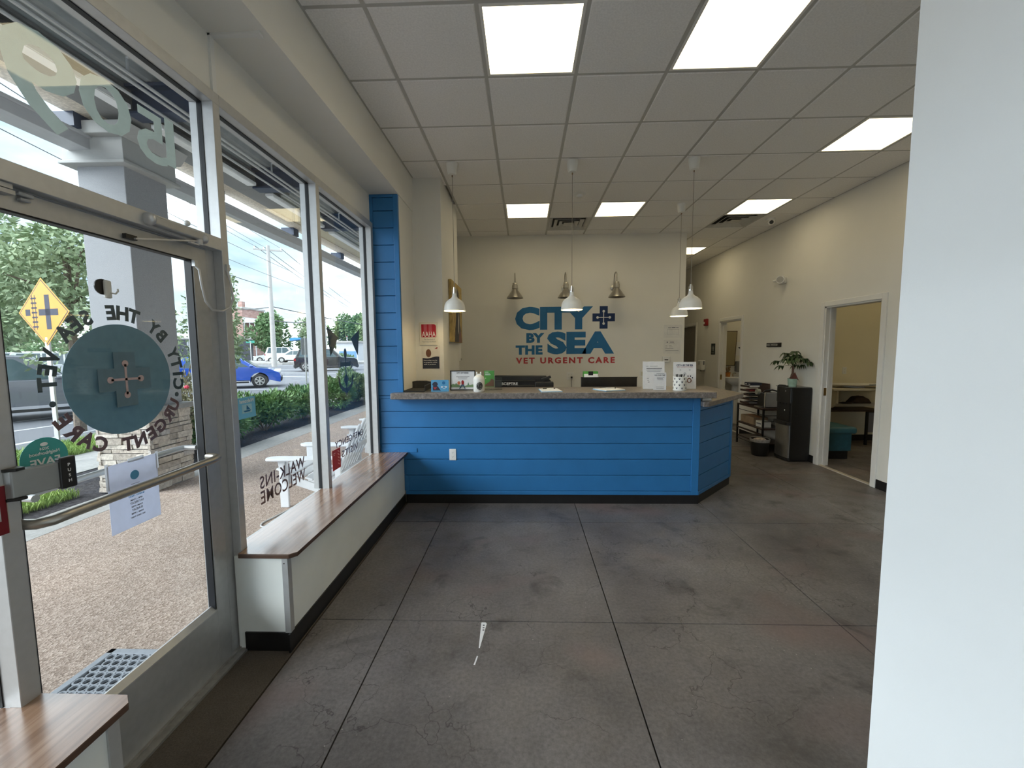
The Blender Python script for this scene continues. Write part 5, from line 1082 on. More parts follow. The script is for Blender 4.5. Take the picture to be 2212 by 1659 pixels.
# second column further along
t2 = dup(t, (-4.52, 13.4, GZ), 0, 'stucco canopy column with a stacked stone base at the far end of the hedge')
# canopy
t = thing('entrance_canopy', 'open steel canopy with corrugated metal deck over the pavement', 'canopy', (-3.0, 4, 3.5))
mb = MB(); prof = []
x = -1.62; up_ = True; zd = 4.26
pr_ = []
while x > -4.68:
    pr_ += [(x, zd), (x-.055, zd), (x-.075, zd+.05), (x-.13, zd+.05)]; x -= .15
n_ = len(pr_)
vs_ = [(a, -6, b) for a, b in pr_]+[(a, 24, b) for a, b in pr_]+[(a, -6, zd+.07) for a, b in pr_]+[(a, 24, zd+.07) for a, b in pr_]
fs_ = [(i, i+1, n_+i+1, n_+i) for i in range(n_-1)]+[(2*n_+i+1, 2*n_+i, 3*n_+i, 3*n_+i+1) for i in range(n_-1)]
obj('corrugated_deck', mb.add(vs_, fs_), deckm, t)
obj('edge_beam', MB().box(-4.36, -4.0, -6, 7.15, 4.0, 4.03).box(-4.20, -4.16, -6, 7.15, 4.03, 4.22).box(-4.36, -4.0, -6, 7.15, 4.22, 4.25), beamg, t)
obj('tan_soffit', B(-4.36, -4.0, 7.2, 24, 4.02, 4.05), tanp, t); obj('rough_nailer', B(-4.64, -4.36, -6, 24, 4.0, 4.04), mat('rough_board', (.62, .55, .46), .9, n=(35, .25), bump=(60, .5)), t)
for yy in (-1.8, .25, 2.3, 4.32, 6.25, 8.3, 10.4, 12.5):
    obj('cross_beam', MB().box(-4.0, -1.62, yy-.09, yy+.09, 4.22, 4.25).box(-4.0, -1.62, yy-.012, yy+.012, 3.98, 4.24).box(-4.0, -1.62, yy-.09, yy+.09, 3.96, 3.985), navyb, t)
    obj('outrigger', B(-4.80, -4.55, yy-.09, yy+.09, 3.86, 4.0), navyb, t)
for xx in (-3.36, -3.44, -3.62): obj('conduit', MB().tube([(xx, -6, 3.93), (xx, 24, 3.93)], .016, 8), alu, t, smooth=True)
for k in range(7): obj('conduit_hanger', MB().tube([(-3.36, 1.6+2*k, 3.93), (-3.36, 1.6+2*k, 4.05), (-3.22, 1.6+2*k, 4.10), (-3.2, 1.6+2*k, 4.24)], .012, 6), alu, t)
obj('fascia', MB().box(-4.80, -4.56, -6, 24, 3.69, 3.80).box(-4.82, -4.53, -6, 24, 3.80, 3.83), whitef, t, bevel=.004)
ltm = mat('strip_light', (.85, .85, .84), .5)
for a_, b_ in ((-1.6, .05), (.45, 2.1), (2.5, 4.15), (4.5, 6.05), (6.45, 8.1), (8.5, 10.2)):
    s_ = thing('strip_light', 'long white strip light under the canopy edge beam', 'light', (-3.93, (a_+b_)/2, 3.95), group='canopy strip lights'); obj('housing', B(-3.99, -3.87, a_, b_, 3.955, 3.995), ltm, s_); obj('lens', B(-3.985, -3.875, a_+.02, b_-.02, 3.945, 3.955), mat('strip_lens', (.9, .9, .9), .3), s_)
# mat outside the door
t = thing('door_mat', 'grey rubber ring mat outside the entrance door', 'mat', (-1.92, 1.5, GZ))
mr = mat('mat_rubber', (.22, .24, .27), .7, n=(30, .1)); md = mat('mat_holes', (.01, .012, .02), .8)
x0_, x1_, y0_, y1_ = -2.20, -1.64, 1.02, 1.99
obj('backing', B(x0_+.02, x1_-.02, y0_+.02, y1_-.02, GZ, GZ+.006), md, t)
for a_ in ((x0_, x0_+.035, y0_, y1_), (x1_-.035, x1_, y0_, y1_), (x0_, x1_, y0_, y0_+.035), (x0_, x1_, y1_-.035, y1_)): obj('border', B(*a_, GZ, GZ+.022), mr, t, bevel=.003)
rgm = MB(); r_ = 0
yy = y0_+.055
while yy < y1_-.04:
    xx = x0_+.055+(.022 if r_ % 2 else 0)
    while xx < x1_-.045:
        k_ = len(rgm.v); nn_ = 10
        for (rad, zz) in ((.0235, GZ+.006), (.0235, GZ+.02), (.0165, GZ+.02), (.0165, GZ+.006)):
            for j in range(nn_): q = 2*math.pi*j/nn_; rgm.v.append((xx+rad*math.cos(q), yy+rad*math.sin(q), zz))
        for i in range(3):
            for j in range(nn_): rgm.f.append((k_+i*nn_+j, k_+i*nn_+(j+1) % nn_, k_+(i+1)*nn_+(j+1) % nn_, k_+(i+1)*nn_+j))
        xx += .044
    yy += .039; r_ += 1
obj('rubber_rings', rgm, mr, t)['kind'] = 'stuff'
# Adirondack chairs: local +x is forward
wc = mat('white_poly_lumber', (.58, .59, .61), .45, n=(10, .03))
def adirondack(loc, rz, label):
    t = thing('adirondack_chair', label, 'chair', loc, rz)
    W = lambda nm, mb, bv=.008: obj(nm, mb, wc, t, world=False, bevel=bv)
    for s in (-1, 1):
        W('arm', MB().prism([(-.32, s*.25), (.30, s*.245), (.36, s*.27), (.39, s*.32), (.36, s*.375), (.28, s*.385), (-.15, s*.36), (-.32, s*.31)], 'z', .505, .53))
        W('front_leg', MB().box(.20, .29, s*.27-.015 if s > 0 else s*.27-.012, s*.27+.012 if s > 0 else s*.27+.015, 0, .505))
        W('arm_bracket', MB().prism([(.205, .505), (.285, .505), (.245, .25)], 'y', s*.30-.01, s*.30+.01))
        W('side_rail', MB().prism([(.29, .36), (.29, .27), (-.50, .0), (-.58, .0), (-.52, .08)], 'y', s*.235-.012, s*.235+.012))
        W('back_leg', MB().box(-.34, -.28, s*.262-.012, s*.262+.012, .08, .505))
    for k in range(6):
        xx = .30-k*.098; zz = .37-k*.030
        W('seat_slat', MB().box(-.042, .042, -.25, .25, 0, .02, Matrix.Translation((xx, 0, zz)) @ Matrix.Rotation(-.26, 4, 'Y')))
    for k in range(7):
        u = (k-3)/3; top = .78-.16*u*u; wb, wt = .025, .032
        Mx = Matrix.Translation((-.24, 0, .19)) @ Matrix.Rotation(R(-24), 4, 'Y')
        pts = [(u*.20-wb, 0), (u*.20+wb, 0), (u*.27+wt, top-.04), (u*.27+wt*.5, top), (u*.27-wt*.5, top), (u*.27-wt, top-.04)]
        mb = MB().prism(pts, 'x', 0, .02); mb.v = [tuple(Mx @ Vector(p)) for p in mb.v]; W('back_slat', mb, .005)
    for zz in (.12, .42): W('back_rail', MB().box(-.03, 0, -.27, .27, zz, zz+.07, Matrix.Translation((-.24, 0, .19)) @ Matrix.Rotation(R(-24), 4, 'Y')))
    W('arm_support', MB().box(-.34, -.30, -.33, .33, .465, .505))
    return t
adirondack((-2.20, 4.27, GZ), math.pi, 'white slatted Adirondack chair outside the window behind the welcome lettering')
adirondack((-2.20, 5.95, GZ), math.pi, 'white slatted Adirondack chair standing farther along the pavement')
for lb, pth in (('thin grey cable looped on the pavement under the first chair', [(-2.36, 3.98), (-2.40, 3.75), (-2.43, 3.6), (-2.36, 3.52), (-2.2, 3.62), (-1.9, 3.8), (-1.66, 3.9)]), ('thin grey cable looped on the pavement between the chairs', [(-2.2, 4.95), (-2.45, 5.0), (-2.5, 5.12), (-2.2, 5.2), (-1.66, 5.2)])):
    cu = [Vector((*p, GZ+.007)) for p in pth]; pts = []
    for i in range(len(cu)-1):
        p0, p1, p2, p3 = cu[max(i-1, 0)], cu[i], cu[i+1], cu[min(i+2, len(cu)-1)]
        for u in np.linspace(0, 1, 6, endpoint=False): u = float(u); pts.append(.5*((2*p1)+(-p0+p2)*u+(2*p0-5*p1+4*p2-p3)*u*u+(-p0+3*p1-3*p2+p3)*u**3))
    tag(obj('ground_cable', MB().tube(pts, .007, 6), mat('cable_grey', (.40, .40, .40), .5), smooth=True), lb, 'cable')
# ---- plants
def foliage(clusters, n, ls, rng, droop=0., up=0., asp=2.2):
    """leaf quads scattered through ellipsoid clusters; returns vertex and face arrays"""
    C_ = np.array([c[:3] for c in clusters]); Rr = np.array([c[3:6] for c in clusters])
    vol = Rr.prod(1)**(2/3); idx = rng.choice(len(C_), n, p=vol/vol.sum())
    d = rng.normal(size=(n, 3)); d /= np.linalg.norm(d, axis=1, keepdims=True); rad = rng.uniform(.45, 1.0, (n, 1))**.5
    p = C_[idx]+d*rad*Rr[idx]
    a = d*.8+rng.normal(size=(n, 3))*.7; a[:, 2] += up-droop; a /= np.linalg.norm(a, axis=1, keepdims=True)
    b = np.cross(a, rng.normal(size=(n, 3))); b /= np.linalg.norm(b, axis=1, keepdims=True)
    l = (ls*rng.uniform(.6, 1.3, n))[:, None]; wv = b*l/asp/2
    v = np.stack([p, p+a*l*.5+wv, p+a*l, p+a*l*.5-wv], 1).reshape(-1, 3)
    return v
def leafobj(name, v, m, parent, kind=None):
    me = bpy.data.meshes.new(name); n = len(v)//4
    inv = MW[parent.name].inverted(); A_ = np.array(inv); v = v@A_[:3, :3].T+A_[:3, 3]
    me.vertices.add(len(v)); me.vertices.foreach_set('co', v.astype(np.float32).ravel()); me.loops.add(n*4); me.loops.foreach_set('vertex_index', np.arange(n*4, dtype=np.int32)); me.polygons.add(n); me.polygons.foreach_set('loop_start', np.arange(0, n*4, 4, dtype=np.int32)); me.update(calc_edges=True)
    me.materials.append(m); o = bpy.data.objects.new(name, me); C.objects.link(o); o.parent = parent
    return o
def shrub(label, loc, rx, ry, h, m, n=5200, ls=.10, seed=0, up=.5, extra=None, name='shrub'):
    rng = np.random.default_rng(seed); t = thing(name, label, 'shrub', loc)
    cl_ = []
    for k in range(9):
        q = rng.uniform(0, 6.28); r_ = rng.uniform(.2, .7)
        cl_.append((loc[0]+rx*r_*math.cos(q), loc[1]+ry*r_*math.sin(q), loc[2]+h*rng.uniform(.35, .72), rx*.45, ry*.45, h*.32))
    leafobj('foliage', foliage(cl_, n, ls, rng, up=up, asp=3.2), m, t)
    for k in range(4): q = k*1.57+.4; obj('stem', MB().tube([(loc[0]+.03*math.cos(q), loc[1]+.03*math.sin(q), loc[2]), (loc[0]+rx*.5*math.cos(q), loc[1]+ry*.5*math.sin(q), loc[2]+h*.5)], [.018, .008], 6), bark, t)
    return t
BZ = GZ-.012
shrub('low green evergreen shrub under the rose bush in the planting bed', (-5.35, 6.7, BZ), .55, .75, .62, leafe, seed=1)
shrub('dense green evergreen shrub in the middle of the hedge', (-5.30, 8.1, BZ), .58, .85, .80, leafe, seed=2, n=6500)
shrub('green evergreen shrub next along the hedge with brown twigs', (-5.30, 9.55, BZ), .55, .75, .80, leafe, seed=3)
shrub('spreading evergreen shrub seen through the anchor window', (-5.40, 11.2, BZ), .62, .95, .82, leafe, seed=4, n=6500)
shrub('loose pale green shrub near the far stone column', (-5.35, 12.7, BZ), .5, .55, 1.05, leafm_, seed=5, ls=.14)
shrub('bright green shrub behind the stone column base', (-5.45, 5.55, BZ), .45, .45, .95, leafm_, seed=6, ls=.09)
t = shrub('rose bush with reddish leaves and pink blooms beside the hedge', (-5.55, 6.2, BZ), .55, .75, 1.30, leafr, seed=7, ls=.075, n=5200, up=.3, name='rose_bush')
rng = np.random.default_rng(5)
for k in range(9):
    p_ = (-5.45+rng.uniform(-.35, .45), 6.2+rng.uniform(-.7, .7), BZ+rng.uniform(.8, 1.35)); obj('bloom', MB().ball(p_, (.035, .035, .028), 8, 5), petal, t)
for k in range(10):
    a_ = rng.uniform(-.4, .5); b_ = rng.uniform(-.6, .9); obj('cane', MB().tube([(-5.55, 6.2, BZ+.2), (-5.55+a_*.6, 6.2+b_*.6, BZ+.9), (-5.55+a_, 6.2+b_, BZ+1.4)], [.010, .007, .004], 5), bark, t)
def grass(name, label, x0, x1, y0, y1, n, seed, hh=.10):
    rng = np.random.default_rng(seed); p = np.stack([rng.uniform(x0, x1, n), rng.uniform(y0, y1, n), np.full(n, GZ-.012)], 1)
    h = rng.uniform(.5, 1.2, (n, 1))*hh; lean = rng.normal(size=(n, 3))*[.35, .35, 0]; q = rng.uniform(0, 6.28, n); wv = np.stack([np.cos(q), np.sin(q), 0*q], 1)*.006
    tip = p+(lean+[0, 0, 1])*h; mid = p+(lean*.35+[0, 0, .55])*h
    v = np.stack([p, mid+wv, tip, mid-wv], 1).reshape(-1, 3)
    t = thing(name, label, 'grass', ((x0+x1)/2, (y0+y1)/2, GZ-.012)); o = leafobj('grass_blades', v, grassm, t); o['kind'] = 'stuff'; t['kind'] = 'stuff'
    return t
grass('grass_strip', 'narrow strip of bright grass along the mulch bed by the column', -5.45, -4.95, .5, 4.3, 9000, 21)
grass('grass_patch', 'patch of green grass between the pavement and the road', -7.9, -7.0, 4.6, 9.5, 16000, 22, .14)
struct('street_verge', B(-7.9, -7.0, 4.4, 9.6, -.12, GZ-.012), mat('verge_soil', (.10, .12, .05), .95), 'soil of the grass verge by the road')
def tree(label, loc, h, rx, rz_, m, n=5200, ls=.45, seed=0, tr=.16, ncl=16, zf=.42, name='tree', cs=.42):
    rng = np.random.default_rng(seed); t = thing(name, label, 'tree', loc); cl_ = []
    for k in range(ncl):
        q = rng.uniform(0, 6.28); r_ = rng.uniform(.1, .75); u = rng.uniform(0, 1)
        zz = loc[2]+h*(zf+(1-zf)*(.12+.76*u)); sh_ = math.sin(math.pi*(.15+.75*u))
        cl_.append((loc[0]+rx*r_*sh_*math.cos(q), loc[1]+rx*r_*sh_*math.sin(q), zz, rx*cs, rx*cs, rz_*.26*cs/.42))
    leafobj('crown', foliage(cl_, n, ls, rng, droop=.15, asp=2.), m, t)
    obj('trunk', MB().tube([loc, (loc[0]+.05*h*.1, loc[1], loc[2]+h*.4), (loc[0], loc[1], loc[2]+h*.8)], [tr, tr*.75, tr*.25], 8), bark, t, smooth=True)
    for k in range(5):
        c_ = cl_[k*3 % ncl]; obj('branch', MB().tube([(loc[0], loc[1], loc[2]+h*(.35+.07*k)), ((loc[0]+c_[0])/2, (loc[1]+c_[1])/2, c_[2]-.1*h*.3), c_[:3]], [tr*.4, tr*.25, tr*.1], 6), bark, t)
    return t
tree('leafy street tree behind the yellow warning sign', (-9.4, 8.3, -.1), 4.5, 1.9, 3.2, leafl, 6500, .125, 31, .10, 30, .28, cs=.26)
tree('leafy street tree growing between the stone column and the first window', (-8.0, 10.5, -.1), 4.0, .95, 3.4, leafl, 3400, .12, 32, .09, 22, .18, cs=.32)
tree('tall street tree at the far left beyond the parked cars', (-16.5, 11.5, -.1), 7.2, 3.0, 5, leafl, 8000, .25, 33, .16, 26, .25, cs=.3)
far = [(-66, 68, 9.5, 5.0, leafd), (-57, 75, 8.5, 4.5, leafm_), (-52, 84, 9.0, 4.8, leafd), (-46, 88, 8.5, 4.5, leafl), (-42, 95, 9.5, 5, leafm_), (-36, 92, 9, 5, leafd), (-31, 88, 10, 5, leafm_), (-27, 95, 9.5, 5, leafd), (-80, 62, 9, 6, leafd), (-92, 55, 9.5, 6.5, leafm_), (-104, 52, 10, 7, leafd), (-70, 44, 8, 5, leafm_), (-118, 60, 11, 8, leafd)]
fl_lab = ['dark round-topped tree beside the brick house', 'mid green tree left of the tall utility pole', 'dark green tree behind the parked white van', 'pale yellow-green tree behind the white parked cars', 'mid green tree behind the small white kiosk', 'dark tree beyond the junction', 'tall mid green tree behind the black vehicle', 'dark tree against the grey far building', 'dark tree over the car park row', 'mid green tree at the back of the car park', 'tall dark tree behind the car park', 'mid green tree at the car park entrance', 'largest dark tree far behind the car park']
for k, (x, y, h, r_, m_) in enumerate(far): tree(fl_lab[k], (x, y, -.1), h, r_, h*.75, m_, 3600, .75, 40+k, .25, 14, .22)
shrub('low bush at the foot of the tall utility pole', (-24.5, 52, .12), 2.6, 1.6, 1.0, leafm_, 2600, .3, 61)
# ---- street furniture
t = thing('warning_sign', 'yellow diamond road sign showing a crossroads beside a railway', 'road sign', (-6.72, 5.62, GZ))
obj('post', MB().prism([(-.03, -.012), (.03, -.012), (.03, .012), (.012, .012), (.012, 0), (-.012, 0), (-.012, .012), (-.03, .012)], 'z', 0, 1.75), alu, t, world=False)
hd = Matrix.Translation((0, 0, 2.16)) @ Matrix.Rotation(R(-10), 4, 'Z')      # local -y faces the viewer
def onsign(nm, mb, m, par=t): mb.v = [tuple(hd @ Vector(p)) for p in mb.v]; return obj(nm, mb, m, par, world=False)
dm = lambda a: [(0, -a), (a, 0), (0, a), (-a, 0)]
onsign('panel', MB().prism(dm(.475), 'y', -.012, -.008), signy)
onsign('border', MB().prism(dm(.452), 'y', -.0128, -.012), ink); onsign('field', MB().prism(dm(.438), 'y', -.0136, -.0128), signy)
onsign('crossroad_symbol', MB().box(-.09, .27, -.0145, -.0136, -.045, .045).box(.035, .125, -.0145, -.0136, -.24, .24), ink); onsign('road_stub_symbol', MB().box(-.34, -.25, -.0145, -.0136, -.045, .045), ink)
rl = MB()
for a_ in (-.195, -.145): rl.box(a_-.006, a_+.006, -.0145, -.0136, -.24, .24)
for k in range(7): rl.box(-.222, -.118, -.0145, -.0136, -.2+k*.066-.012, -.2+k*.066+.012)
onsign('railway_symbol', rl, ink); onsign('sticker', MB().box(-.02, .02, -.0145, -.0136, -.39, -.35), vinylw)
t = thing('utility_pole', 'tall weathered utility pole with a crossarm across the junction', 'utility pole', (-27.2, 43.9, -.1))
obj('shaft', MB().tube([(0, 0, 0), (0, 0, 12.9)], [.27, .17], 12), polem, t, smooth=True, world=False)
obj('crossarm', MB().box(-1.35, 1.35, -.07, .07, 12.35, 12.5, Matrix.Rotation(R(25), 4, 'Z')), polem, t, world=False)
for k, u in enumerate((-1.25, -.4, 1.2)): obj('insulator', MB().cyl((u*math.cos(R(25)), u*math.sin(R(25)), 12.5), (u*math.cos(R(25)), u*math.sin(R(25)), 12.75), .06, .04, 8), whitep, t, world=False)
t = thing('utility_pole', 'distant utility pole among the trees behind the white cars', 'utility pole', (-38, 78, -.1)); obj('shaft', MB().tube([(0, 0, 0), (0, 0, 8.2)], [.2, .12], 8), polem, t, smooth=True, world=False); obj('crossarm', B(-1.2, 1.2, -.06, .06, 7.8, 7.95), polem, t, world=False)
t = thing('flag_pole', 'thin bare mast standing above the grey far building', 'mast', (-33, 84, -.1)); obj('shaft', MB().tube([(0, 0, 0), (0, 0, 15.5)], [.14, .06], 8), polem, t, smooth=True, world=False); obj('finial', MB().ball((0, 0, 15.55), .12, 8, 6), polem, t, world=False)
def wirespan(lb, a, b, sag=.5, r_=.02):
    a, b = Vector(a), Vector(b); pts = [a.lerp(b, float(u))-Vector((0, 0, 4*sag*float(u)*(1-float(u)))) for u in np.linspace(0, 1, 14)]
    tag(obj('power_line', MB().tube(pts, r_, 5), wire), lb, 'cable', 'overhead power lines')
PLb = 'thin overhead power line above the road'
for k, (a_, z1) in enumerate(((-1.2, 12.75), (-.4, 12.75), (1.2, 12.7))):
    c_ = (-27.2+a_*.9, 43.9+a_*.42, z1-.1); wirespan(PLb, c_, (-9.6+a_*.5, -6, 9.4), .5, .016); wirespan(PLb, c_, (-45+a_, 120, 11), .6, .03)
wirespan('thick sagging telephone cable strung from the tall utility pole', (-27.2, 43.8, 8.4), (-9, -6, 6.2), .5, .03); wirespan('dark cable from the tall pole to the distant pole', (-27.2, 43.8, 4.9), (-38, 78, 7.6), .4, .06); wirespan('second dark cable from the tall pole over the junction', (-27.2, 43.8, 6.4), (-20, 110, 6.0), .8, .05); wirespan('cable from the tall pole to the brick house', (-27.2, 43.8, 6.3), (-58, 72, 9.5), .4, .05)
wirespan(PLb, (-11.5, -6, 8.3), (-30, 60, 11.5), .5, .016); wirespan(PLb, (-11.5, -6, 7.4), (-30, 60, 10), .5, .016)
t = thing('street_name_sign', 'green street name sign on a thin post across the road', 'street sign', (-42, 62, 0)); obj('post', MB().cyl((0, 0, -.1), (0, 0, 3.2), .05, n=8), alu, t, world=False); obj('blade', MB().box(-.55, .55, -.02, .02, 2.9, 3.25, Matrix.Rotation(R(35), 4, 'Z')), mat('street_green', S(70, 160, 140), .5), t, world=False)
for lb, p_, h in (('white slanting bollard post behind the white cars', (-31, 62, -.1), 5.2), ('second white post behind the white cars', (-28.5, 66, -.1), 4.0)):
    t = thing('marker_post', lb, 'post', p_); obj('shaft', MB().tube([(0, 0, 0), (-.2, 0, h)], [.11, .08], 8), linep, t, smooth=True, world=False); obj('cap', MB().ball((-.2, 0, h), .1, 8, 5), redp, t, world=False)
t = thing('real_estate_post', 'small grey street sign seen from behind by the far window', 'street sign', (-6.6, 12.2, -.1)); obj('post', MB().cyl((0, 0, 0), (0, 0, 2.1), .022, n=8), alu, t, world=False); obj('panel', MB().box(-.12, .12, -.006, .006, 1.55, 2.05, Matrix.Rotation(R(60), 4, 'Z')), mat('sign_back_grey', (.28, .30, .32), .5, metal=.5), t, world=False)
# ---- vehicles: local +x forward, y left
def car(name, label, loc, hd_, paint, kind='suv', Ln=4.6, Wd=1.85, Ht=1.68, wr=.36, detail=True):
    t = thing(name, label, 'car', loc, hd_)
    h = Ht; l = Ln/2; wf, wb = l-.88, -l+.85; g = .24
    def arch(c): return [(c+(wr+.06)*math.cos(q), g-.02+wr*.35+(wr+.05)*math.sin(q)) for q in np.linspace(math.pi+.25, -.25, 12)][::-1]
    belt = h*.60; hood = h*.575
    if kind == 'suv': top = [(l-.02, .55), (l-.06, h*.50), (l-.28, hood), (l-1.30, belt+.03), (-l+.10, belt+.04), (-l, h*.5), (-l+.03, .5)]; gh = [(l-1.32, belt), (l-2.0, h-.03), (l-2.4, h), (-l+.6, h), (-l+.38, h-.05), (-l+.10, belt)]
    elif kind == 'hatch': top = [(l-.02, .5), (l-.08, h*.44), (l-.45, h*.56), (l-1.15, belt+.04), (-l+.12, belt+.06), (-l, h*.55), (-l+.03, .45)]; gh = [(l-.95, belt), (l-1.75, h-.04), (l-2.2, h), (-l+.8, h-.02), (-l+.45, h-.10), (-l+.10, belt)]
    else: top = [(l-.02, .45), (l-.08, h*.44), (l-.4, h*.54), (l-1.4, belt+.02), (-l+.75, belt+.05), (-l+.05, belt), (-l, h*.5), (-l+.03, .4)]; gh = [(l-1.35, belt), (l-2.15, h-.03), (l-2.5, h), (-l+1.5, h-.01), (-l+.62, belt+.04), (-l+.6, belt)]
    prof_ = [(-l+.06, g)]+[p for p in arch(wb)][::-1]+[p for p in arch(wf)][::-1]+[(l-.05, g)]+top
    # arches run back to front along the sill
    prof_ = [(-l+.06, g)]+sorted([p for p in arch(wb) if p[1] > g], key=lambda p: p[0])+sorted([p for p in arch(wf) if p[1] > g], key=lambda p: p[0])+[(l-.05, g)]+top
    body = obj('body', MB().prism(prof_, 'y', -Wd/2, Wd/2), paint, t, world=False, bevel=.05, seg=3)
    n = len(gh); mb = MB()
    def yw(z): return Wd/2*(.97-.20*max(0, (z-belt)/(h-belt)))
    vs_ = [(x_, -yw(z_), z_) for x_, z_ in gh]+[(x_, yw(z_), z_) for x_, z_ in gh]
    mb.add(vs_, [tuple(range(n)), tuple(range(2*n-1, n-1, -1))]+[(i, (i+1) % n, n+(i+1) % n, n+i) for i in range(n)])
    obj('cabin', mb, paint, t, world=False, bevel=.03, seg=2)
    xf, xb = gh[0][0], gh[-1][0]; xt0, xt1 = gh[2][0], gh[3][0]; zt = h-.10; z0 = belt+.05
    for s in (-1, 1):
        cols = [xb+.22, (xb+xf)/2-.42, (xb+xf)/2+.30, xf-.28]
        def edge(x_, z_):    # pull window corners inside the sloping roofline
            f_ = (z_-belt)/(h-belt); lo_ = xb+(xt1-.1-xb)*max(0, f_)+.10; hi_ = xf+(xt0+.15-xf)*max(0, f_)-.14
            return min(max(x_, lo_), hi_)
        for a_, b_ in zip(cols[:-1], cols[1:]):
            q = [(edge(a_+.03, z0), z0), (edge(b_-.03, z0), z0), (edge(b_-.03, zt), zt), (edge(a_+.03, zt), zt)]
            obj('side_window', MB().add([(x_, s*(yw(z_)+.004), z_) for x_, z_ in q]+[(x_, s*(yw(z_)-.02), z_) for x_, z_ in q], [(0, 1, 2, 3), (7, 6, 5, 4), (0, 4, 5, 1), (1, 5, 6, 2), (2, 6, 7, 3), (3, 7, 4, 0)]), cglass, t, world=False)
        if detail: obj('mirror', MB().ball((xf-.22, s*(Wd/2+.07), belt+.09), (.09, .08, .06), 10, 6), paint, t, world=False, smooth=True)
        obj('sill_trim', MB().box(wb+wr+.1, wf-wr-.1, s*(Wd/2)-.01, s*(Wd/2)+.012, g, g+.07), mat('trim_black', (.02, .02, .02), .6), t, world=False)
    for (xa, za, xb_, zb_), nm in (((xf-.02, belt+.05, gh[1][0]+.03, gh[1][1]-.03), 'windscreen'), ((gh[-1][0]-.0, belt+.08, gh[-2][0]+.0, gh[-2][1]-.04), 'rear_window')):
        d_ = .012 if nm == 'windscreen' else -.012
        q = [(xa+d_, -yw(za)+.10, za), (xa+d_, yw(za)-.10, za), (xb_+d_, yw(zb_)-.10, zb_), (xb_+d_, -yw(zb_)+.10, zb_)]
        obj(nm, MB().add(q+[(x_-d_*2, y_, z_) for x_, y_, z_ in q], [(0, 1, 2, 3), (7, 6, 5, 4), (0, 4, 5, 1), (1, 5, 6, 2), (2, 6, 7, 3), (3, 7, 4, 0)]), cglass, t, world=False)
    for xx in (wf, wb):
        for s in (-1, 1):
            y_ = s*(Wd/2-.10)
            wh = obj('wheel', MB().tube([(xx, y_-.10, wr), (xx, y_-.085, wr), (xx, y_+.085, wr), (xx, y_+.10, wr)], [wr*.9, wr, wr, wr*.9], 24), tire, t, world=False, smooth=True)
            obj('rim', MB().tube([(xx, y_+s*.09, wr), (xx, y_+s*.105, wr)], [wr*.66, wr*.62], 20), steel, wh, world=False, smooth=True)
            if detail:
                for k in range(6):
                    q = k*math.pi/3; obj('spoke_gap', MB().add([(xx+r_*math.cos(q+dq), y_+s*.107, wr+r_*math.sin(q+dq)) for r_, dq in ((wr*.22, -.25), (wr*.54, -.3), (wr*.54, .3), (wr*.22, .25))], [(0, 1, 2, 3)]), tire, wh, world=False)
    for s in (-1, 1):
        obj('headlight', MB().box(l-.32, l-.03, s*(Wd/2-.22)-.16, s*(Wd/2-.22)+.19 if s > 0 else s*(Wd/2-.22)+.16, h*.44, h*.52) if s > 0 else MB().box(l-.32, l-.03, -(Wd/2-.22)-.19, -(Wd/2-.22)+.16, h*.44, h*.52), whitep, t, world=False, bevel=.03)
        obj('tail_light', MB().box(-l+.0, -l+.16, s*(Wd/2-.1)-.105, s*(Wd/2-.1)+.105, h*.46, h*.58), redp, t, world=False, bevel=.02)
    obj('front_bumper', MB().box(l-.12, l+.03, -Wd/2+.12, Wd/2-.12, .28, .50), mat('trim_black', (.02, .02, .02), .6), t, world=False, bevel=.05)
    obj('rear_bumper', MB().box(-l-.06, -l+.12, -Wd/2+.08, Wd/2-.08, .32, .55), mat('trim_dark', (.05, .05, .055), .6), t, world=False, bevel=.05)
    return t
def cp(nm, c): return mat(nm, tuple(q*.8 for q in c), .22, n=(3, .02), coat=.8)
grey_car = car('grey_car', 'dark grey car passing behind the round door emblem', (-12.9, 9.9, -.1), R(50), cp('paint_grey', (.16, .17, .20)), 'suv', 4.7, 1.9, 1.62, .37)
car('blue_car', 'bright blue hatchback waiting at the junction', (-13.6, 18.6, -.1), R(30), cp('paint_blue', S(28, 84, 190)), 'hatch', 4.1, 1.75, 1.52, .32)
car('black_car', 'black off-road vehicle crossing beyond the anchor window', (-16.8, 34.6, -.1), R(22), cp('paint_black', (.02, .021, .024)), 'suv', 4.9, 1.95, 1.85, .40)
cw = cp('paint_white', (.78, .80, .83))
car('white_car', 'white hatchback parked near the small kiosk', (-30.5, 53.5, .1), R(195), cw, 'hatch', 4.2, 1.8, 1.62, .34, False)
car('silver_car', 'silver saloon parked before the dark mural wall', (-51, 67, -.1), R(215), cp('paint_silver', (.52, .53, .55)), 'sedan', 4.9, 1.85, 1.5, .34, False)
car('white_pickup', 'white pickup with a dark window parked behind the tall pole', (-40.5, 65, -.1), R(215), cw, 'sedan', 5.4, 2.0, 1.8, .38, False)
car('white_van', 'white van parked to the right of the tall pole', (-36, 61, -.1), R(20), cw, 'suv', 5.2, 2.0, 2.3, .38, False)
lot = [((-38, 26, 0), 70, cw, 'sedan', 'white saloon in the car park under the warning sign'), ((-34, 27.5, 0), 60, cp('paint_silver', (.52, .53, .55)), 'suv', 'silver car in the car park behind the warning sign post'), ((-28.5, 21.0, 0), 60, cp('paint_maroon', (.16, .05, .05)), 'sedan', 'maroon saloon in the car park across the road'), ((-30, 31, 0), 55, cp('paint_pale_blue', (.40, .50, .60)), 'suv', 'pale blue car in the car park beyond the emblem'), ((-22.5, 19.8, 0), 52, cw, 'suv', 'white car in the car park behind the grey car')]
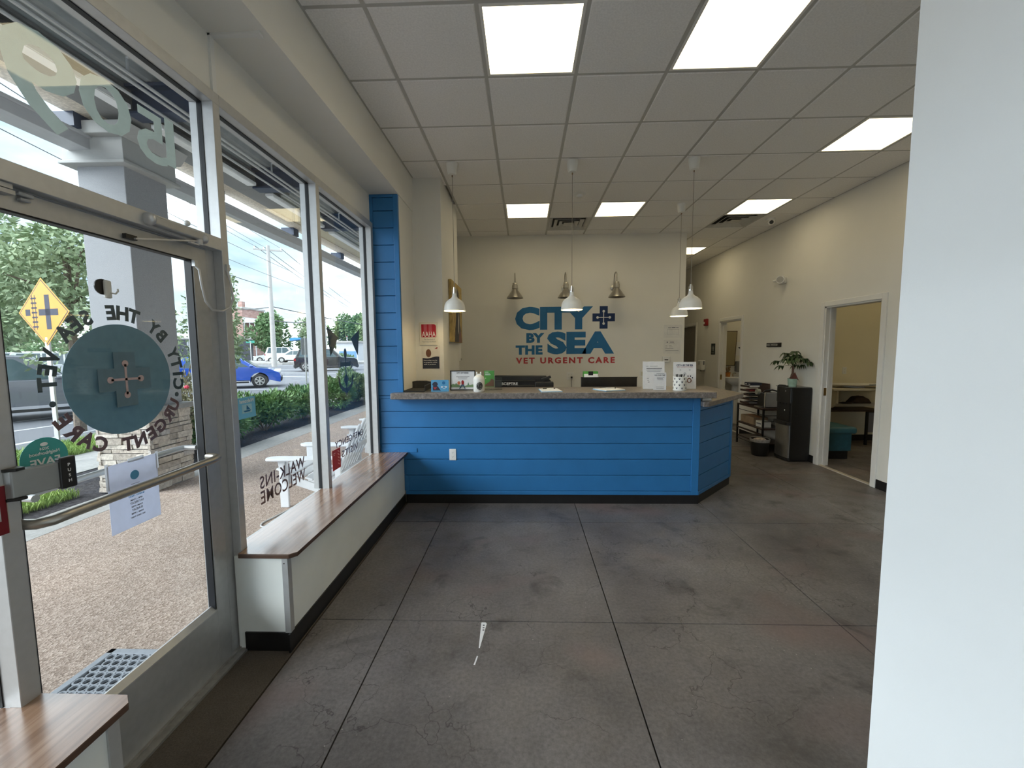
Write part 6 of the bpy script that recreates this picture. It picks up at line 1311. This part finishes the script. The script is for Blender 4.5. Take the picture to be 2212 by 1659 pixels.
for p_, a_, m_, k_, lb in lot: car('parked_car', lb, p_, R(a_), m_, k_, 4.6, 1.85, 1.5 if k_ == 'sedan' else 1.65, .34, False)
# ---- buildings
t = thing('brick_house', 'old brick house rising behind the trees across the junction', 'building', (-70, 97, -.1)); Mh = MW[t.name]
obj('walls', B(-5.5, 5.5, -4, 4, 0, 11.5), brick, t, world=False); obj('parapet', B(-5.7, 5.7, -4.2, 4.2, 11.5, 11.9), mat('parapet_grey', (.4, .38, .36), .8), t, world=False); obj('chimney', B(4.2, 5.2, -3.4, -2.4, 11.9, 13.2), brick, t, world=False); obj('porch_roof', MB().prism([(5.5, 9.6), (8.4, 8.6), (8.4, 8.3), (5.5, 8.3)], 'y', -4, 2), whitef, t, world=False)
for (x_, z_) in ((-3.2, 8.6), (0.2, 8.6), (2.2, 8.6), (-3.2, 5), (.2, 5)):
    w_ = obj('window', B(x_-.7, x_+.7, -4.12, -4.0, z_-1.1, z_+1.1), whitef, t, world=False); obj('pane', B(x_-.5, x_+.5, -4.15, -4.12, z_-.9, z_+.9), mat('pane_blue', (.30, .38, .45), .2), w_, world=False)
for x_ in (5.7, 7.0, 8.2): obj('porch_post', MB().cyl((x_, -3.8, 0), (x_, -3.8, 8.4), .12, n=8), whitef, t, world=False)
t = thing('mural_wall', 'low dark building with white painted words behind the silver car', 'building', (-56, 72, -.1), R(30)); obj('walls', B(-9, 6, 0, 6, 0, 3.9), mat('mural_dark', (.06, .065, .08), .7), t, world=False); obj('roof_edge', B(-9.1, 6.1, -.1, 6.1, 3.9, 4.15), mat('parapet_grey', (.4, .38, .36), .8), t, world=False); obj('white_stripe', B(-9, 2, -.04, 0, .05, .45), linep, t, world=False)
mb = MB(); text_into(mb, 'BURGIES', (-3.4, -.02, 2.6), FX, FZ, w=5.2, h=.95, off=.03, th=.02); text_into(mb, '&', (-.6, -.02, 1.95), FX, FZ, h=.5, off=.03, th=.02); text_into(mb, 'EATS', (-1.6, -.02, 1.05), FX, FZ, w=2.2, h=.75, off=.03, th=.02); text_into(mb, 'OPEN DAILY', (-2.6, -.02, .5), FX, FZ, w=4.2, h=.4, off=.02, th=.02)
obj('painted_words', mb, linep, t, world=False)
t = thing('grey_building', 'pale blue-grey building with turrets beyond the black vehicle', 'building', (-30, 102, -.1)); gb = mat('far_grey_wall', (.46, .48, .52), .8, n=(.6, .06)); obj('walls', B(-6, 9, 0, 8, 0, 8.2), gb, t, world=False); obj('turret', MB().cyl((-4.8, 0, 0), (-4.8, 0, 9.0), 1.5, n=16), gb, t, world=False, smooth=True); obj('roof_house', B(0, 3, 2, 5, 8.2, 10.0), brick, t, world=False); obj('cornice', B(-6.2, 9.2, -.2, 8.2, 8.0, 8.4), whitef, t, world=False)
for i in range(5):
    for j in range(2): w_ = obj('window', B(-2.6+i*2.2, -1.5+i*2.2, -.1, 0, 2.2+j*3.1, 4.0+j*3.1), mat('pane_blue', (.30, .38, .45), .2), t, world=False)
t = thing('kiosk', 'small pale kiosk with a blue panel behind the white cars', 'kiosk', (-26.5, 62, -.1)); obj('walls', B(-1.6, 1.6, -1.2, 1.2, 0, 2.9), whitef, t, world=False); obj('roof', B(-1.9, 1.9, -1.5, 1.5, 2.9, 3.15), mat('parapet_grey', (.4, .38, .36), .8), t, world=False); obj('blue_panel', B(-1.2, 1.4, -1.23, -1.2, .3, 1.6), mat('kiosk_blue', (.12, .25, .5), .5), t, world=False)
t = thing('blue_awning', 'bright blue canopy behind the white van', 'awning', (-40, 72, -.1)); obj('fabric', MB().prism([(-1.1, 3.5), (1.1, 3.8), (1.1, 3.9), (-.3, 4.1), (-1.1, 3.9)], 'y', -.9, .9), mat('awning_blue', (.03, .2, .5), .6), t, world=False)
for x_ in (-1.0, 1.0): obj('post', MB().cyl((x_, 0, 0), (x_, 0, 3.6), .06, n=8), alu, t, world=False)
t = thing('car_park_wall', 'low retaining wall of dark shrubs along the far car park', 'hedge', (-60, 40, -.1)); rng = np.random.default_rng(77); leafobj('foliage', foliage([(-60+k*3.6-20, 40-k*1.1+8, 1.2, 2.4, 2.0, 1.6) for k in range(14)], 6000, .6, rng), leafd, t)
t['label'] = 'long dark hedge along the back of the car park'; t.name = 'far_hedge'
